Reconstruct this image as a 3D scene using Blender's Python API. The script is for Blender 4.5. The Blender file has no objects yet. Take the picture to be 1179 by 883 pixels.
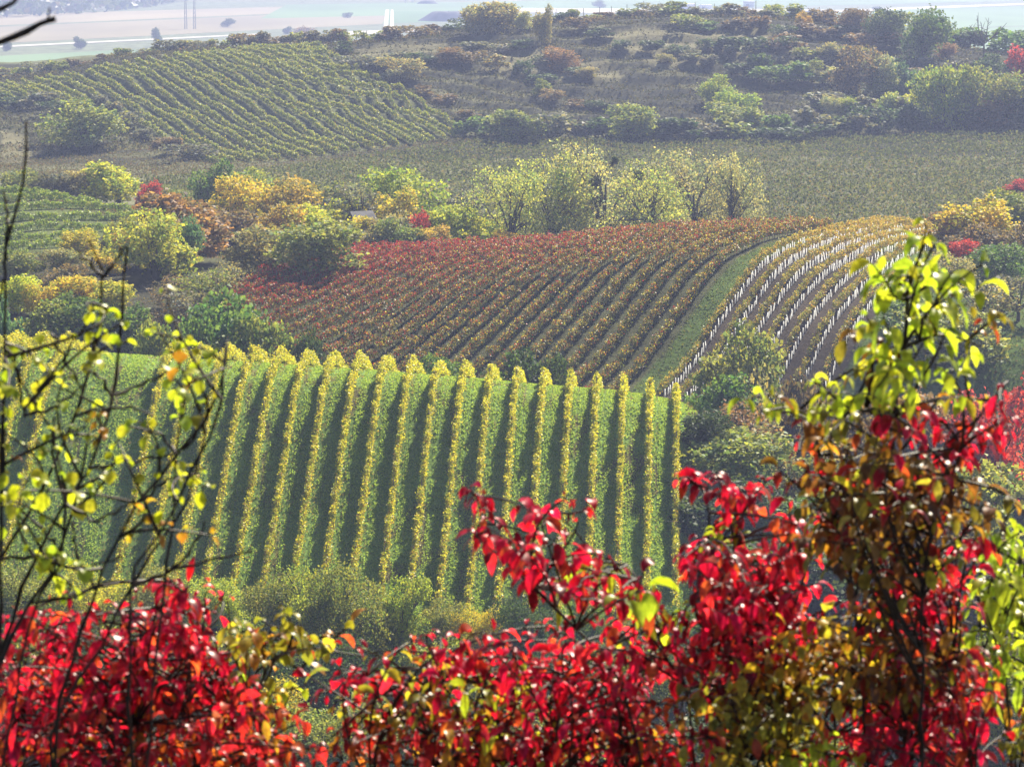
import bpy, math, random
import numpy as np
from mathutils import Vector

R = math.radians
rng = np.random.default_rng(7)
random.seed(7)
scene = bpy.context.scene
C = scene.collection

# ------------------------------------------------------------------ camera
W_, H_ = 1179.0, 883.0
F = 3400.0
CX, CY = W_ / 2, H_ / 2
HORIZON = -80.0
PITCH = math.atan((CY - HORIZON) / F)
cp, sp = math.cos(PITCH), math.sin(PITCH)
cam_d = bpy.data.cameras.new('camera')
cam = bpy.data.objects.new('camera', cam_d)
C.objects.link(cam)
cam.location = (0, 0, 0)
cam.rotation_euler = (R(90) - PITCH, 0, 0)
cam_d.sensor_width = 36
cam_d.lens = F / W_ * 36
cam_d.clip_start = 0.1
cam_d.clip_end = 20000
cam_d.dof.use_dof = True
cam_d.dof.focus_distance = 300
cam_d.dof.aperture_fstop = 13.0
scene.camera = cam

# ------------------------------------------------------------------ light
SUN_AZ, SUN_EL = 26.0, 42.0       # azimuth clockwise from +Y, elevation
world = bpy.data.worlds.new('World')
scene.world = world
world.use_nodes = True
wn = world.node_tree
wn.nodes.clear()
sky = wn.nodes.new('ShaderNodeTexSky')
sky.sky_type = 'NISHITA'
sky.sun_disc = False
sky.sun_elevation = R(SUN_EL)
sky.sun_rotation = R(SUN_AZ)
sky.air_density = 1.0
sky.dust_density = 1.0
bgn = wn.nodes.new('ShaderNodeBackground')
bgn.inputs['Strength'].default_value = 0.05
wo = wn.nodes.new('ShaderNodeOutputWorld')
wn.links.new(sky.outputs[0], bgn.inputs[0])
wn.links.new(bgn.outputs[0], wo.inputs[0])
sd = bpy.data.lights.new('sun', 'SUN')
sd.energy = 5.0
sd.angle = R(0.5)
sd.color = (1.0, 0.91, 0.72)
sun = bpy.data.objects.new('sun', sd)
C.objects.link(sun)
sdir = Vector((math.sin(R(SUN_AZ)) * math.cos(R(SUN_EL)), math.cos(R(SUN_AZ)) * math.cos(R(SUN_EL)), math.sin(R(SUN_EL))))
sun.rotation_euler = (-sdir).to_track_quat('-Z', 'Y').to_euler()
sun.location = sdir * 50
vs = scene.view_settings
vs.view_transform = 'Standard'
vs.look = 'None'
vs.gamma = 1
vs.exposure = 1.4
vs.use_curve_mapping = False
scene.render.engine = 'CYCLES'
cy = scene.cycles
cy.use_denoising = True
cy.max_bounces = 6
cy.diffuse_bounces = 3
cy.glossy_bounces = 2
cy.transmission_bounces = 3
cy.volume_bounces = 0
cy.transparent_max_bounces = 4
cy.sample_clamp_indirect = 6.0
HAZE_DENSITY = 0.00021

# ------------------------------------------------------------------ view geometry
def ray(u, v):
    return ((u - CX), F * cp + (CY - v) * sp, -F * sp + (CY - v) * cp)

def P(u, v, Y):
    dx, dy, dz = ray(u, v)
    k = Y / dy
    return Vector((dx * k, Y, dz * k))

def proj(x, y, z):
    d = y * cp - z * sp
    up = y * sp + z * cp
    return CX + F * x / d, CY - F * up / d

def zv(v, Y):                      # height of a point seen at picture height v, Y metres away
    dx, dy, dz = ray(CX, v)
    return dz * Y / dy

# ------------------------------------------------------------------ terrain
COLS = [-300, 0, 200, 400, 600, 780, 880, 1000, 1179, 1500]
ST = []
def zrow(Y, *z): ST.append((Y, [z[0]] * 10 if len(z) == 1 else list(z)))
def vrow(Y, *v): ST.append((Y, [zv(a, Y) for a in v]))
zrow(-80, 3.0); zrow(-10, -0.5); zrow(0, -1.7); zrow(8, -5.0); zrow(20, -11); zrow(60, -30); zrow(120, -52); zrow(180, -63); zrow(225, -65.5)
zrow(245, -62.5)
VC = [398, 402, 413, 426, 442, 463, 560, 640, 660, 670]
VB = [690, 690, 695, 700, 700, 705, 760, 800, 810, 810]
for Y, fr in ((256, 1), (262, .8), (268, .6), (275, .36), (281, .165), (286, .045), (290, 0.002), (294, .004)):
    vrow(Y, *[a + fr * (b - a) for a, b in zip(VC, VB)])
vrow(300, *[a + 9 for a in VC])
vrow(306, *[a + 25 for a in VC])
vrow(311, *[a + 46 for a in VC])
zrow(320, -52.8, -52.8, -52.8, -52.8, -52.8, -53, -57, -60, -61, -61)
vrow(332, 398, 392, 400, 425, 434, 440, 458, 490, 500, 500)
vrow(345, 376, 372, 372, 384, 378, 374, 373, 388, 400, 400)
vrow(364, 350, 345, 340, 337, 317, 299, 297, 318, 350, 350)
vrow(380, 322, 322, 318, 310, 297, 278, 276, 284, 315, 320)
vrow(400, 292, 292, 300, 296, 287, 270, 266, 266, 285, 290)
vrow(415, 272, 272, 296, 293, 288, 272, 268, 262, 275, 280)
vrow(430, 250, 250, 284, 298, 298, 285, 282, 272, 273, 275)
zrow(450, zv(225, 450), zv(224, 450), zv(256, 450), -47, -47, -47, -47, -47, -46, -45)
zrow(470, zv(228, 470), zv(228, 470), -45.5, -47, -46.8, -46.8, -46.8, -46.8, -46, -45)
zrow(520, -46.5)
zrow(560, -46.4)
vrow(600, 190, 188, 190, 184, 182, 182, 181, 180, 178, 178)
vrow(625, 175, 172, 173, 167, 167, 168, 167, 166, 163, 163)
vrow(640, 162, 160, 158, 152, 158, 160, 158, 156, 152, 152)
vrow(680, 138, 135, 118, 105, 116, 119, 119, 118, 119, 120)
vrow(710, 115, 112, 86, 79, 79, 81, 84, 86, 93, 95)
vrow(740, 100, 98, 67, 61, 47, 42, 44, 53, 74, 80)
vrow(760, 95, 93, 61, 54, 33, 23, 25, 41, 67, 75)
vrow(780, 95, 94, 61, 52, 30, 18, 20, 38, 66, 74)
zrow(820, -36, -36, -33, -33, -31, -30, -30, -32, -36, -36)
zrow(900, -56); zrow(1050, -79); zrow(1150, -80); zrow(1300, -80); zrow(3000, -80); zrow(12000, -80)

def pchip(xk, yk, x):
    """monotone cubic, yk (n, m) along axis 0"""
    xk = np.asarray(xk, float); yk = np.asarray(yk, float)
    h = np.diff(xk)[:, None]; d = np.diff(yk, axis=0) / h
    m = np.zeros_like(yk)
    w1 = 2 * h[1:] + h[:-1]; w2 = h[1:] + 2 * h[:-1]
    with np.errstate(divide='ignore', invalid='ignore'):
        mm = (w1 + w2) / (w1 / d[:-1] + w2 / d[1:])
    mm[(d[:-1] * d[1:]) <= 0] = 0
    m[1:-1] = np.nan_to_num(mm); m[0] = d[0]; m[-1] = d[-1]
    x = np.clip(x, xk[0], xk[-1])
    i = np.clip(np.searchsorted(xk, x) - 1, 0, len(xk) - 2)
    hh = h[i]; t = ((x - xk[i])[:, None]) / hh
    t2, t3 = t * t, t * t * t
    return (2*t3 - 3*t2 + 1) * yk[i] + (t3 - 2*t2 + t) * hh * m[i] + (-2*t3 + 3*t2) * yk[i+1] + (t3 - t2) * hh * m[i+1]

YS = np.concatenate([np.linspace(-80, 230, 60)[:-1], np.arange(230, 320, 1.0), np.arange(320, 480, 1.5),
                     np.arange(480, 600, 4.0), np.arange(600, 800, 2.0), np.arange(800, 1160, 10.0),
                     np.geomspace(1160, 12000, 40)])
SS_COL = np.array([(u - CX) / ray(u, 380)[1] for u in COLS])
SF = np.linspace(SS_COL[0], SS_COL[-1], 181)
_z = pchip([s[0] for s in ST], np.array([s[1] for s in ST]), YS)     # (nY, 10)
_z = pchip(SS_COL, _z.T, SF).T                                        # (nY, 181)

def wob(x, y):
    return (np.sin(x * .21 + 1.3) * np.sin(y * .17 + .4) * .5 + np.sin(x * .53 + y * .31) * .25 + np.sin(x * 1.1 - y * .9 + 2) * .12)

def T(x, y):
    x = np.asarray(x, float); y = np.asarray(y, float)
    s = x / np.maximum(y, 20.0)
    fs = np.clip((s - SF[0]) / (SF[1] - SF[0]), 0, len(SF) - 1.0001)
    fy = np.interp(y, YS, np.arange(len(YS))); fy = np.clip(fy, 0, len(YS) - 1.0001)
    i = fy.astype(int); j = fs.astype(int); a = fy - i; b = fs - j
    z = (_z[i, j] * (1-a) * (1-b) + _z[i+1, j] * a * (1-b) + _z[i, j+1] * (1-a) * b + _z[i+1, j+1] * a * b)
    amp = np.interp(y, [0, 100, 240, 254, 300, 320, 480, 600, 640, 700, 780, 900, 1100, 1150], [.1, .5, .5, .08, .08, .15, .1, .3, .8, 1.0, .3, .3, .2, 0])
    hill = np.interp(y, [640, 660, 755, 775], [0, 1, 1, 0]) * np.interp(x - .0 * y, [-62, -40], [0, 1])
    ph = (y + .18 * x + 5 * np.sin(x * .035 + 1) + 2.5 * np.sin(x * .11)) / 12.0
    saw = ph - np.floor(ph); saw = np.where(saw < .22, saw / .22, 1 - (saw - .22) / .78)
    return z + wob(x, y) * amp + hill * 1.3 * (saw - .5)

def Tz(x, y): return float(T(np.array([x]), np.array([y]))[0])

def ground(u, v, ymin=200, ymax=6000):
    """first ground point seen at picture point (u, v)"""
    ys = np.concatenate([np.arange(ymin, 900, .5), np.geomspace(900, ymax, 800)])
    dx, dy, dz = ray(u, v)
    x = dx / dy * ys; z = dz / dy * ys
    hit = np.nonzero(T(x, ys) >= z)[0]
    k = hit[0] if len(hit) else len(ys) - 1
    return float(x[k]), float(ys[k])

def at_u(u, Y, v=300):
    dx, dy, dz = ray(u, v)
    return dx / dy * Y

# ------------------------------------------------------------------ materials
def nodes_of(name):
    m = bpy.data.materials.new(name); m.use_nodes = True
    nt = m.node_tree; nt.nodes.clear()
    out = nt.nodes.new('ShaderNodeOutputMaterial')
    return m, nt, out

def leaf_material(name, source, translucency=.45, rough=.5, spec=.3, vary=.35, tmul=(1.2, 1.15, .55)):
    """source: 'attr' (leaf colours stored on the mesh) or 'object' (object colour, leaves vary)"""
    m, nt, out = nodes_of(name)
    N, L = nt.nodes.new, nt.links.new
    geo = N('ShaderNodeNewGeometry')
    if source == 'attr':
        a = N('ShaderNodeAttribute'); a.attribute_name = 'tint'
        col = a.outputs['Color']
    else:
        oi = N('ShaderNodeObjectInfo')
        a = N('ShaderNodeAttribute'); a.attribute_name = 'tint'
        mul = N('ShaderNodeMix'); mul.data_type = 'RGBA'; mul.blend_type = 'MULTIPLY'; mul.inputs[0].default_value = 1
        L(oi.outputs['Color'], mul.inputs[6]); L(a.outputs['Color'], mul.inputs[7])
        col = mul.outputs[2]
    mr = N('ShaderNodeMapRange'); mr.inputs[3].default_value = 1 - vary; mr.inputs[4].default_value = 1 + vary
    L(geo.outputs['Random Per Island'], mr.inputs[0])
    hs = N('ShaderNodeHueSaturation'); L(mr.outputs[0], hs.inputs['Value']); L(col, hs.inputs['Color'])
    if name == 'near_leaves':
        tcn = N('ShaderNodeTexCoord'); nz = N('ShaderNodeTexNoise'); nz.inputs['Scale'].default_value = 70; nz.inputs['Detail'].default_value = 4
        L(tcn.outputs['Object'], nz.inputs[0])
        m2 = N('ShaderNodeMapRange'); m2.inputs[1].default_value = .35; m2.inputs[2].default_value = .68; m2.inputs[3].default_value = .62; m2.inputs[4].default_value = 1.25
        L(nz.outputs[0], m2.inputs[0]); mt = N('ShaderNodeMath'); mt.operation = 'MULTIPLY'
        L(mr.outputs[0], mt.inputs[0]); L(m2.outputs[0], mt.inputs[1]); L(mt.outputs[0], hs.inputs['Value'])
        m3 = N('ShaderNodeMapRange'); m3.inputs[1].default_value = .3; m3.inputs[2].default_value = .7; m3.inputs[3].default_value = .482; m3.inputs[4].default_value = .506
        n4 = N('ShaderNodeTexNoise'); n4.inputs['Scale'].default_value = 22; L(tcn.outputs['Object'], n4.inputs[0]); L(n4.outputs[0], m3.inputs[0]); L(m3.outputs[0], hs.inputs['Hue'])
    p = N('ShaderNodeBsdfPrincipled'); p.inputs['Roughness'].default_value = rough
    p.inputs['Specular IOR Level'].default_value = spec
    L(hs.outputs[0], p.inputs['Base Color'])
    tc = N('ShaderNodeMix'); tc.data_type = 'RGBA'; tc.blend_type = 'MULTIPLY'; tc.inputs[0].default_value = 1
    L(hs.outputs[0], tc.inputs[6]); tc.inputs[7].default_value = (*tmul, 1)
    tr = N('ShaderNodeBsdfTranslucent'); L(tc.outputs[2], tr.inputs['Color'])
    mx = N('ShaderNodeMixShader'); mx.inputs[0].default_value = translucency
    L(p.outputs[0], mx.inputs[1]); L(tr.outputs[0], mx.inputs[2]); L(mx.outputs[0], out.inputs[0])
    return m

def noise_material(name, c1, c2, scale, rough=.9, bump=0, stretch=None):
    m, nt, out = nodes_of(name)
    N, L = nt.nodes.new, nt.links.new
    tc = N('ShaderNodeTexCoord'); mp = N('ShaderNodeMapping')
    if stretch: mp.inputs['Scale'].default_value = stretch
    L(tc.outputs['Object'], mp.inputs[0])
    no = N('ShaderNodeTexNoise'); no.inputs['Scale'].default_value = scale; no.inputs['Detail'].default_value = 5
    L(mp.outputs[0], no.inputs[0])
    cr = N('ShaderNodeValToRGB'); cr.color_ramp.elements[0].position = .35; cr.color_ramp.elements[1].position = .65
    cr.color_ramp.elements[0].color = (*c1, 1); cr.color_ramp.elements[1].color = (*c2, 1)
    L(no.outputs[0], cr.inputs[0])
    p = N('ShaderNodeBsdfPrincipled'); p.inputs['Roughness'].default_value = rough; p.inputs['Specular IOR Level'].default_value = .2
    L(cr.outputs[0], p.inputs['Base Color'])
    if bump:
        b = N('ShaderNodeBump'); b.inputs['Strength'].default_value = bump; L(no.outputs[0], b.inputs['Height']); L(b.outputs[0], p.inputs['Normal'])
    L(p.outputs[0], out.inputs[0])
    return m

def ground_material():
    m, nt, out = nodes_of('ground_cover')
    N, L = nt.nodes.new, nt.links.new
    a = N('ShaderNodeAttribute'); a.attribute_name = 'tint'
    tc = N('ShaderNodeTexCoord')
    n1 = N('ShaderNodeTexNoise'); n1.inputs['Scale'].default_value = 1.6; n1.inputs['Detail'].default_value = 8; n1.inputs['Roughness'].default_value = .75
    n2 = N('ShaderNodeTexNoise'); n2.inputs['Scale'].default_value = .12; n2.inputs['Detail'].default_value = 5
    L(tc.outputs['Object'], n1.inputs[0]); L(tc.outputs['Object'], n2.inputs[0])
    r1 = N('ShaderNodeMapRange'); r1.inputs[1].default_value = .3; r1.inputs[2].default_value = .7; r1.inputs[3].default_value = .5; r1.inputs[4].default_value = 1.5
    r2 = N('ShaderNodeMapRange'); r2.inputs[1].default_value = .3; r2.inputs[2].default_value = .7; r2.inputs[3].default_value = .7; r2.inputs[4].default_value = 1.3
    L(n1.outputs[0], r1.inputs[0]); L(n2.outputs[0], r2.inputs[0])
    mm = N('ShaderNodeMath'); mm.operation = 'MULTIPLY'; L(r1.outputs[0], mm.inputs[0]); L(r2.outputs[0], mm.inputs[1])
    hs = N('ShaderNodeHueSaturation'); L(a.outputs['Color'], hs.inputs['Color']); L(mm.outputs[0], hs.inputs['Value'])
    p = N('ShaderNodeBsdfPrincipled'); p.inputs['Roughness'].default_value = 1; p.inputs['Specular IOR Level'].default_value = .05
    L(hs.outputs[0], p.inputs['Base Color'])
    b = N('ShaderNodeBump'); b.inputs['Strength'].default_value = .9; b.inputs['Distance'].default_value = .25
    L(n1.outputs[0], b.inputs['Height']); L(b.outputs[0], p.inputs['Normal'])
    L(p.outputs[0], out.inputs[0])
    return m

M_GROUND = ground_material()
M_VINE = leaf_material('vine_leaves', 'attr', .38, .5, .3)
M_BUSH = leaf_material('bush_leaves', 'object', .45, .6, .2)
M_LEAF = leaf_material('near_leaves', 'attr', .58, .36, .45, .35, (1.25, 1.25, .6))
M_GRASS = leaf_material('grass_blades', 'attr', .55, .7, .1, .15)
M_DULL = leaf_material('dull_leaves', 'attr', .35, .9, .03, .25)
M_BARK = noise_material('bark', (.05, .042, .035), (.13, .11, .09), 6, .9, .3)
M_TWIG = noise_material('dark_twig_bark', (.012, .008, .008), (.045, .03, .025), 30, .5)
M_POST = noise_material('weathered_wood', (.16, .14, .12), (.28, .25, .21), 8, .9)
def tube_material():
    m, nt, out = nodes_of('white_plastic_tube')
    p = nt.nodes.new('ShaderNodeBsdfPrincipled'); p.inputs['Base Color'].default_value = (.82, .84, .86, 1); p.inputs['Roughness'].default_value = .4
    t = nt.nodes.new('ShaderNodeBsdfTranslucent'); t.inputs[0].default_value = (.93, .94, .96, 1)
    x = nt.nodes.new('ShaderNodeMixShader'); x.inputs[0].default_value = .8
    nt.links.new(p.outputs[0], x.inputs[1]); nt.links.new(t.outputs[0], x.inputs[2]); nt.links.new(x.outputs[0], out.inputs[0])
    return m
M_WHITE = tube_material()
M_WALLW = noise_material('white_render', (.72, .72, .7), (.82, .82, .8), .8, .9)
M_ROOF = noise_material('roof_sheet', (.07, .07, .08), (.11, .11, .12), 1, 1.0)
M_METAL = noise_material('grey_steel', (.2, .21, .22), (.3, .31, .32), 2, .6)

# ------------------------------------------------------------------ mesh helpers
def link(o, parent=None):
    C.objects.link(o)
    if parent is not None: o.parent = parent
    return o

def mesh_np(name, verts, quads, mat, tint=None, parent=None, smooth=False):
    me = bpy.data.meshes.new(name)
    verts = np.asarray(verts, np.float32); quads = np.asarray(quads, np.int32)
    me.vertices.add(len(verts)); me.vertices.foreach_set('co', verts.ravel())
    me.loops.add(quads.size); me.loops.foreach_set('vertex_index', quads.ravel())
    me.polygons.add(len(quads)); me.polygons.foreach_set('loop_start', np.arange(0, quads.size, 4, dtype=np.int32))
    if smooth: me.polygons.foreach_set('use_smooth', np.ones(len(quads), bool))
    if tint is not None:
        at = me.attributes.new('tint', 'FLOAT_COLOR', 'POINT')
        col = np.ones((len(verts), 4), np.float32); col[:, :3] = tint
        at.data.foreach_set('color', col.ravel())
    me.update(calc_edges=True); me.validate()
    me.materials.append(mat)
    if parent is False: return me
    return link(bpy.data.objects.new(name, me), parent)

def tag(o, label=None, cat=None, group=None, kind=None):
    if label: o['label'] = label
    if cat: o['category'] = cat
    if group: o['group'] = group
    if kind: o['kind'] = kind
    return o

def empty(name, loc):
    o = bpy.data.objects.new(name, None); o.location = loc; o.empty_display_size = .2
    return link(o)

class MB:
    """collects boxes and tubes made of quads"""
    def __init__(s): s.v = []; s.q = []; s.n = 0
    def add(s, v, q):
        s.v.append(np.asarray(v, float)); s.q.append(np.asarray(q, int) + s.n); s.n += len(v)
    def box(s, c, d, rz=0):
        x, y, z = [a / 2 for a in d]
        v = np.array([(i*x, j*y, k*z) for k in (-1, 1) for j in (-1, 1) for i in (-1, 1)])
        if rz:
            ca, sa = math.cos(rz), math.sin(rz); v = np.stack([v[:, 0]*ca - v[:, 1]*sa, v[:, 0]*sa + v[:, 1]*ca, v[:, 2]], 1)
        s.add(v + np.array(c), [(0, 2, 3, 1), (4, 5, 7, 6), (0, 1, 5, 4), (2, 6, 7, 3), (0, 4, 6, 2), (1, 3, 7, 5)])
    def prism(s, pts, z0, z1):       # 4-sided plan only
        v = [(x, y, z0) for x, y in pts] + [(x, y, z1) for x, y in pts]
        s.add(v, [(3, 2, 1, 0), (4, 5, 6, 7), (0, 1, 5, 4), (1, 2, 6, 5), (2, 3, 7, 6), (3, 0, 4, 7)])
    def tube(s, pts, radii, n=6):
        pts = np.asarray([tuple(p) for p in pts], float); radii = np.broadcast_to(np.asarray(radii, float), len(pts))
        t = np.gradient(pts, axis=0); t /= (np.linalg.norm(t, axis=1, keepdims=True) + 1e-9)
        ref = np.array([0.31, 0.95, 0.05]) if abs(t[0, 1]) < .8 else np.array([1., 0, 0.1])
        a = np.cross(t, ref); a /= (np.linalg.norm(a, axis=1, keepdims=True) + 1e-9); b = np.cross(t, a)
        ang = np.arange(n) * 2 * math.pi / n
        ring = (pts[:, None] + radii[:, None, None] * (a[:, None] * np.cos(ang)[None, :, None] + b[:, None] * np.sin(ang)[None, :, None]))
        v = ring.reshape(-1, 3); m = len(pts)
        i = np.arange(m - 1)[:, None]; j = np.arange(n)[None]
        q = np.stack([i*n + j, i*n + (j+1) % n, (i+1)*n + (j+1) % n, (i+1)*n + j], -1).reshape(-1, 4)
        s.add(v, q)
        # close both ends with a tip vertex ring collapsed (quads folded)
        if n >= 4:
            s.add(ring[-1], [(0, 1, 2, n-1)] + ([(2, 3, 4, n-1)] if n > 5 else []))
    def build(s, name, mat, parent=None, smooth=False, off=(0, 0, 0)):
        v = np.concatenate(s.v) - np.array(tuple(off)); q = np.concatenate(s.q)
        return mesh_np(name, v, q, mat, None, parent, smooth)

def cards(pos, size, aspect=1.0, up_bias=0.0, r=rng):
    """small leaf-shaped faces with random directions: pos (n,3), size (n,)"""
    n = len(pos)
    nrm = r.normal(size=(n, 3)); nrm[:, 2] += up_bias; nrm /= np.linalg.norm(nrm, axis=1, keepdims=True)
    a = np.cross(nrm, r.normal(size=(n, 3))); a /= np.linalg.norm(a, axis=1, keepdims=True)
    b = np.cross(nrm, a)
    s = size[:, None] * .5
    v = np.stack([pos - a*s, pos - b*s*aspect + nrm*s*.3, pos + a*s, pos + b*s*aspect + nrm*s*.3], 1).reshape(-1, 3)
    q = np.arange(4 * n).reshape(-1, 4)
    return v, q

ONES = 'first second third fourth fifth sixth seventh eighth ninth tenth eleventh twelfth thirteenth fourteenth fifteenth sixteenth seventeenth eighteenth nineteenth'.split()
TENS = {2: ('twenty', 'twentieth'), 3: ('thirty', 'thirtieth'), 4: ('forty', 'fortieth'), 5: ('fifty', 'fiftieth'), 6: ('sixty', 'sixtieth')}
def ordinal(n):
    if n < 20: return ONES[n - 1]
    t, o = divmod(n, 10)
    return TENS[t][1] if o == 0 else TENS[t][0] + '-' + ONES[o - 1]

# ------------------------------------------------------------------ ground sheet
def in_poly(u, v, poly):
    u = np.asarray(u); v = np.asarray(v); ins = np.zeros(u.shape, bool)
    n = len(poly)
    for i in range(n):
        x1, y1 = poly[i]; x2, y2 = poly[(i+1) % n]
        c = ((y1 > v) != (y2 > v)) & (u < (x2 - x1) * (v - y1) / (y2 - y1 + 1e-9) + x1)
        ins ^= c
    return ins

POLY_C = [(-60, 106), (0, 99), (90, 86), (150, 73), (240, 61), (310, 54), (370, 55), (440, 98), (546, 154), (500, 164), (330, 186), (235, 190), (190, 165), (120, 136), (60, 120), (-60, 128)]
POLY_E = [(-80, 222), (0, 217), (90, 222), (212, 236), (150, 262), (60, 292), (-20, 312), (-80, 320)]
POLY_D = [(150, 212), (330, 196), (545, 166), (1000, 160), (1260, 152), (1260, 300), (1000, 275), (560, 310), (330, 300), (180, 240)]

PATCHES = [[(545, 62), (600, 55), (640, 60), (650, 78), (610, 90), (560, 84)], [(690, 34), (760, 30), (800, 40), (790, 62), (820, 78), (760, 80), (700, 52)], [(630, 78), (700, 70), (720, 92), (650, 98)], [(400, 58), (470, 50), (520, 48), (500, 66), (430, 74)], [(0, 150), (30, 156), (40, 186), (0, 190)], [(720, 40), (900, 30), (940, 60), (860, 70)]]
def build_ground():
    q = np.concatenate([np.linspace(-1.1, -.22, 24)[:-1], np.linspace(-.22, .22, 330), np.linspace(.22, 1.1, 24)[1:]])
    yy, qq = np.meshgrid(YS, q, indexing='ij')
    xx = qq * (np.maximum(yy, 0) + 60)
    zz = T(xx, yy)
    u, v = proj(xx, np.maximum(yy, 5), zz)
    green = np.array([.16, .25, .06]); dry = np.array([.12, .11, .065]); soil = np.array([.09, .07, .055]); scrub = np.array([.05, .05, .034])
    plain = np.array([.14, .16, .09])
    col = np.zeros(xx.shape + (3,)); col[:] = scrub
    n = .5 + .5 * wob(xx * .4, yy * .3)[..., None]
    A = ((yy > 250) & (yy < 312) & (u < 800))
    col[A] = green
    strip = A & (np.abs(wob(xx * .9, yy * .5)) < .04); col[strip] = (.13, .12, .05)
    B = (yy > 322) & (yy < 405) & (u > 225) & (u < 1010)
    col[B] = soil * .45 + green * .14
    s_ = xx - .42 * (yy - 332)
    gs = B & (s_ > 14.8) & (s_ < 17.9); col[gs] = green * .42
    wr = B & (s_ >= 17.9) & (s_ < 36.0); col[wr] = soil * .6
    col[B & (s_ >= 36.0)] = green * .5
    fl = (yy > 440) & (yy < 600); col[fl] = (.13, .13, .075)
    hill = (yy >= 600) & (yy < 820)
    col[hill] = scrub[None]
    ph = (yy + .18 * xx + 5 * np.sin(xx * .035 + 1) + 2.5 * np.sin(xx * .11)) / 12.0; saw = ph - np.floor(ph)
    col[hill & (saw > .3) & (np.sin(xx * .07 + yy * .05) > -.3)] = (.095, .095, .05)
    for pl in PATCHES: col[hill & in_poly(u, v, pl)] = (.15, .14, .08)
    col[hill & in_poly(u, v, POLY_C)] = (.10, .11, .05)
    far = yy >= 820; col[far] = plain
    E = (yy > 390) & (yy < 460) & in_poly(u, v, POLY_E); col[E] = (.09, .11, .04)
    gr = (yy > 330) & (yy < 400) & (u > 1010); col[gr] = green * .5
    ny, nx = xx.shape
    V = np.stack([xx, yy, zz], -1).reshape(-1, 3)
    i = np.arange(ny - 1)[:, None]; j = np.arange(nx - 1)[None]
    Q = np.stack([i*nx + j, i*nx + j + 1, (i+1)*nx + j + 1, (i+1)*nx + j], -1).reshape(-1, 4)
    o = mesh_np('ground', V, Q, M_GROUND, col.reshape(-1, 3), None, True)
    tag(o, kind='structure')
build_ground()

# haze: one closed box of even air round everything
mh, nt, out = nodes_of('haze_air')
pv = nt.nodes.new('ShaderNodeVolumePrincipled')
pv.inputs['Color'].default_value = (.51, .60, 1.0, 1)
pv.inputs['Density'].default_value = HAZE_DENSITY
pv.inputs['Anisotropy'].default_value = .35
nt.links.new(pv.outputs[0], out.inputs['Volume'])
hb = MB(); hb.box((0, 6000, -36), (30000, 12400, 94))
tag(hb.build('haze', mh), 'pale autumn haze hanging over the valley and the far plain', 'haze', kind='stuff')

# ------------------------------------------------------------------ fields of the far plain
def quad_field(name, corners, col, lift):
    pts = [ground(u, v, 1160) for u, v in corners]
    # a sheet with a little thickness lying on the plain
    v = [(x, y, Tz(x, y) + lift) for x, y in pts]
    o = mesh_np(name, v, [tuple(range(4))], noise_material(name + '_cover', tuple(c * .85 for c in col), tuple(min(1, c * 1.15) for c in col), .01, 1, stretch=(1, .3, 1)))
    tag(o, kind='structure')
G1, G2, TAN, PINK = (.12, .19, .08), (.09, .16, .06), (.24, .20, .12), (.20, .17, .10)
for k, (cs, col) in enumerate([
    ([(-150, 88), (230, 60), (205, 55), (-150, 72)], G1),
    ([(-150, 36), (470, 10), (620, 0), (-150, 22)], TAN),
    ([(-150, 58), (600, 20), (470, 11), (-150, 38)], PINK),
    ([(300, 22), (1250, 0), (1100, -6), (330, 6)], G1),
    ([(900, 40), (1300, 26), (1300, 5), (880, 14)], G1),
    ([(1000, 90), (1400, 80), (1300, 27), (930, 40)], G1),
    ([(440, 28), (560, 24), (560, 12), (450, 14)], G2),
]):
    quad_field('field', cs, col, .05 + .02 * k)
for cs in ([(440, 45), (446, 45), (448, 12), (444, 12)], [(448, 45), (454, 45), (453, 12), (450, 12)],
           [(380, 42), (620, 31), (620, 28), (380, 38)], [(620, 28), (1300, 2), (1300, 0), (620, 25)],
           [(560, 15), (960, 17), (960, 12), (560, 10)], [(-150, 63), (300, 41), (300, 39.5), (-150, 61)]):
    quad_field('path', cs, (.42, .4, .36), .3)

# ------------------------------------------------------------------ vine rows
def foliage_strip(xs, ys, h0, h1, thick, dens, size, tint_fn, r):
    """leaves of one row whose foot follows (xs, ys)"""
    seg = np.hypot(np.diff(xs), np.diff(ys)); cum = np.concatenate([[0], np.cumsum(seg)]); L = cum[-1]
    n = int(L * dens); t = r.uniform(0, L, n)
    ph = r.uniform(0, 50)
    clump = .5 + .5 * np.sin(t * 5.2 + ph) * np.sin(t * 2.3 + ph * 2)            # vine after vine
    x = np.interp(t, cum, xs); y = np.interp(t, cum, ys)
    dx = np.interp(t, cum, np.gradient(xs)); dy = np.interp(t, cum, np.gradient(ys)); dn = np.hypot(dx, dy)
    vine = np.floor(t / 1.1).astype(int); vig = r.uniform(.72, 1.08, vine.max() + 1); vig[r.uniform(size=len(vig)) < .035] = .45
    top = h1 * (.84 + .14 * clump + .05 * np.sin(t * .7 + ph)) * vig[vine]
    shoot = r.uniform(size=n) < .03; top = top + shoot * r.uniform(0, .35, n)
    f = r.beta(1.5, 1.1, n)
    h = h0 + (top - h0) * f + r.normal(0, .06, n)
    lat = r.normal(0, thick * .42, n) * (1 - .35 * f) + .05 * np.sin(t * 1.3 + ph)
    x = x - dy / dn * lat; y = y + dx / dn * lat
    z = T(x, y) + h
    pos = np.stack([x, y, z], 1)
    sz = size * r.uniform(.7, 1.35, n)
    v, q = cards(pos, sz, .9, 0, r)
    tint = tint_fn(x, y, f, r)
    return v, q, np.repeat(tint, 4, axis=0)

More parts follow.
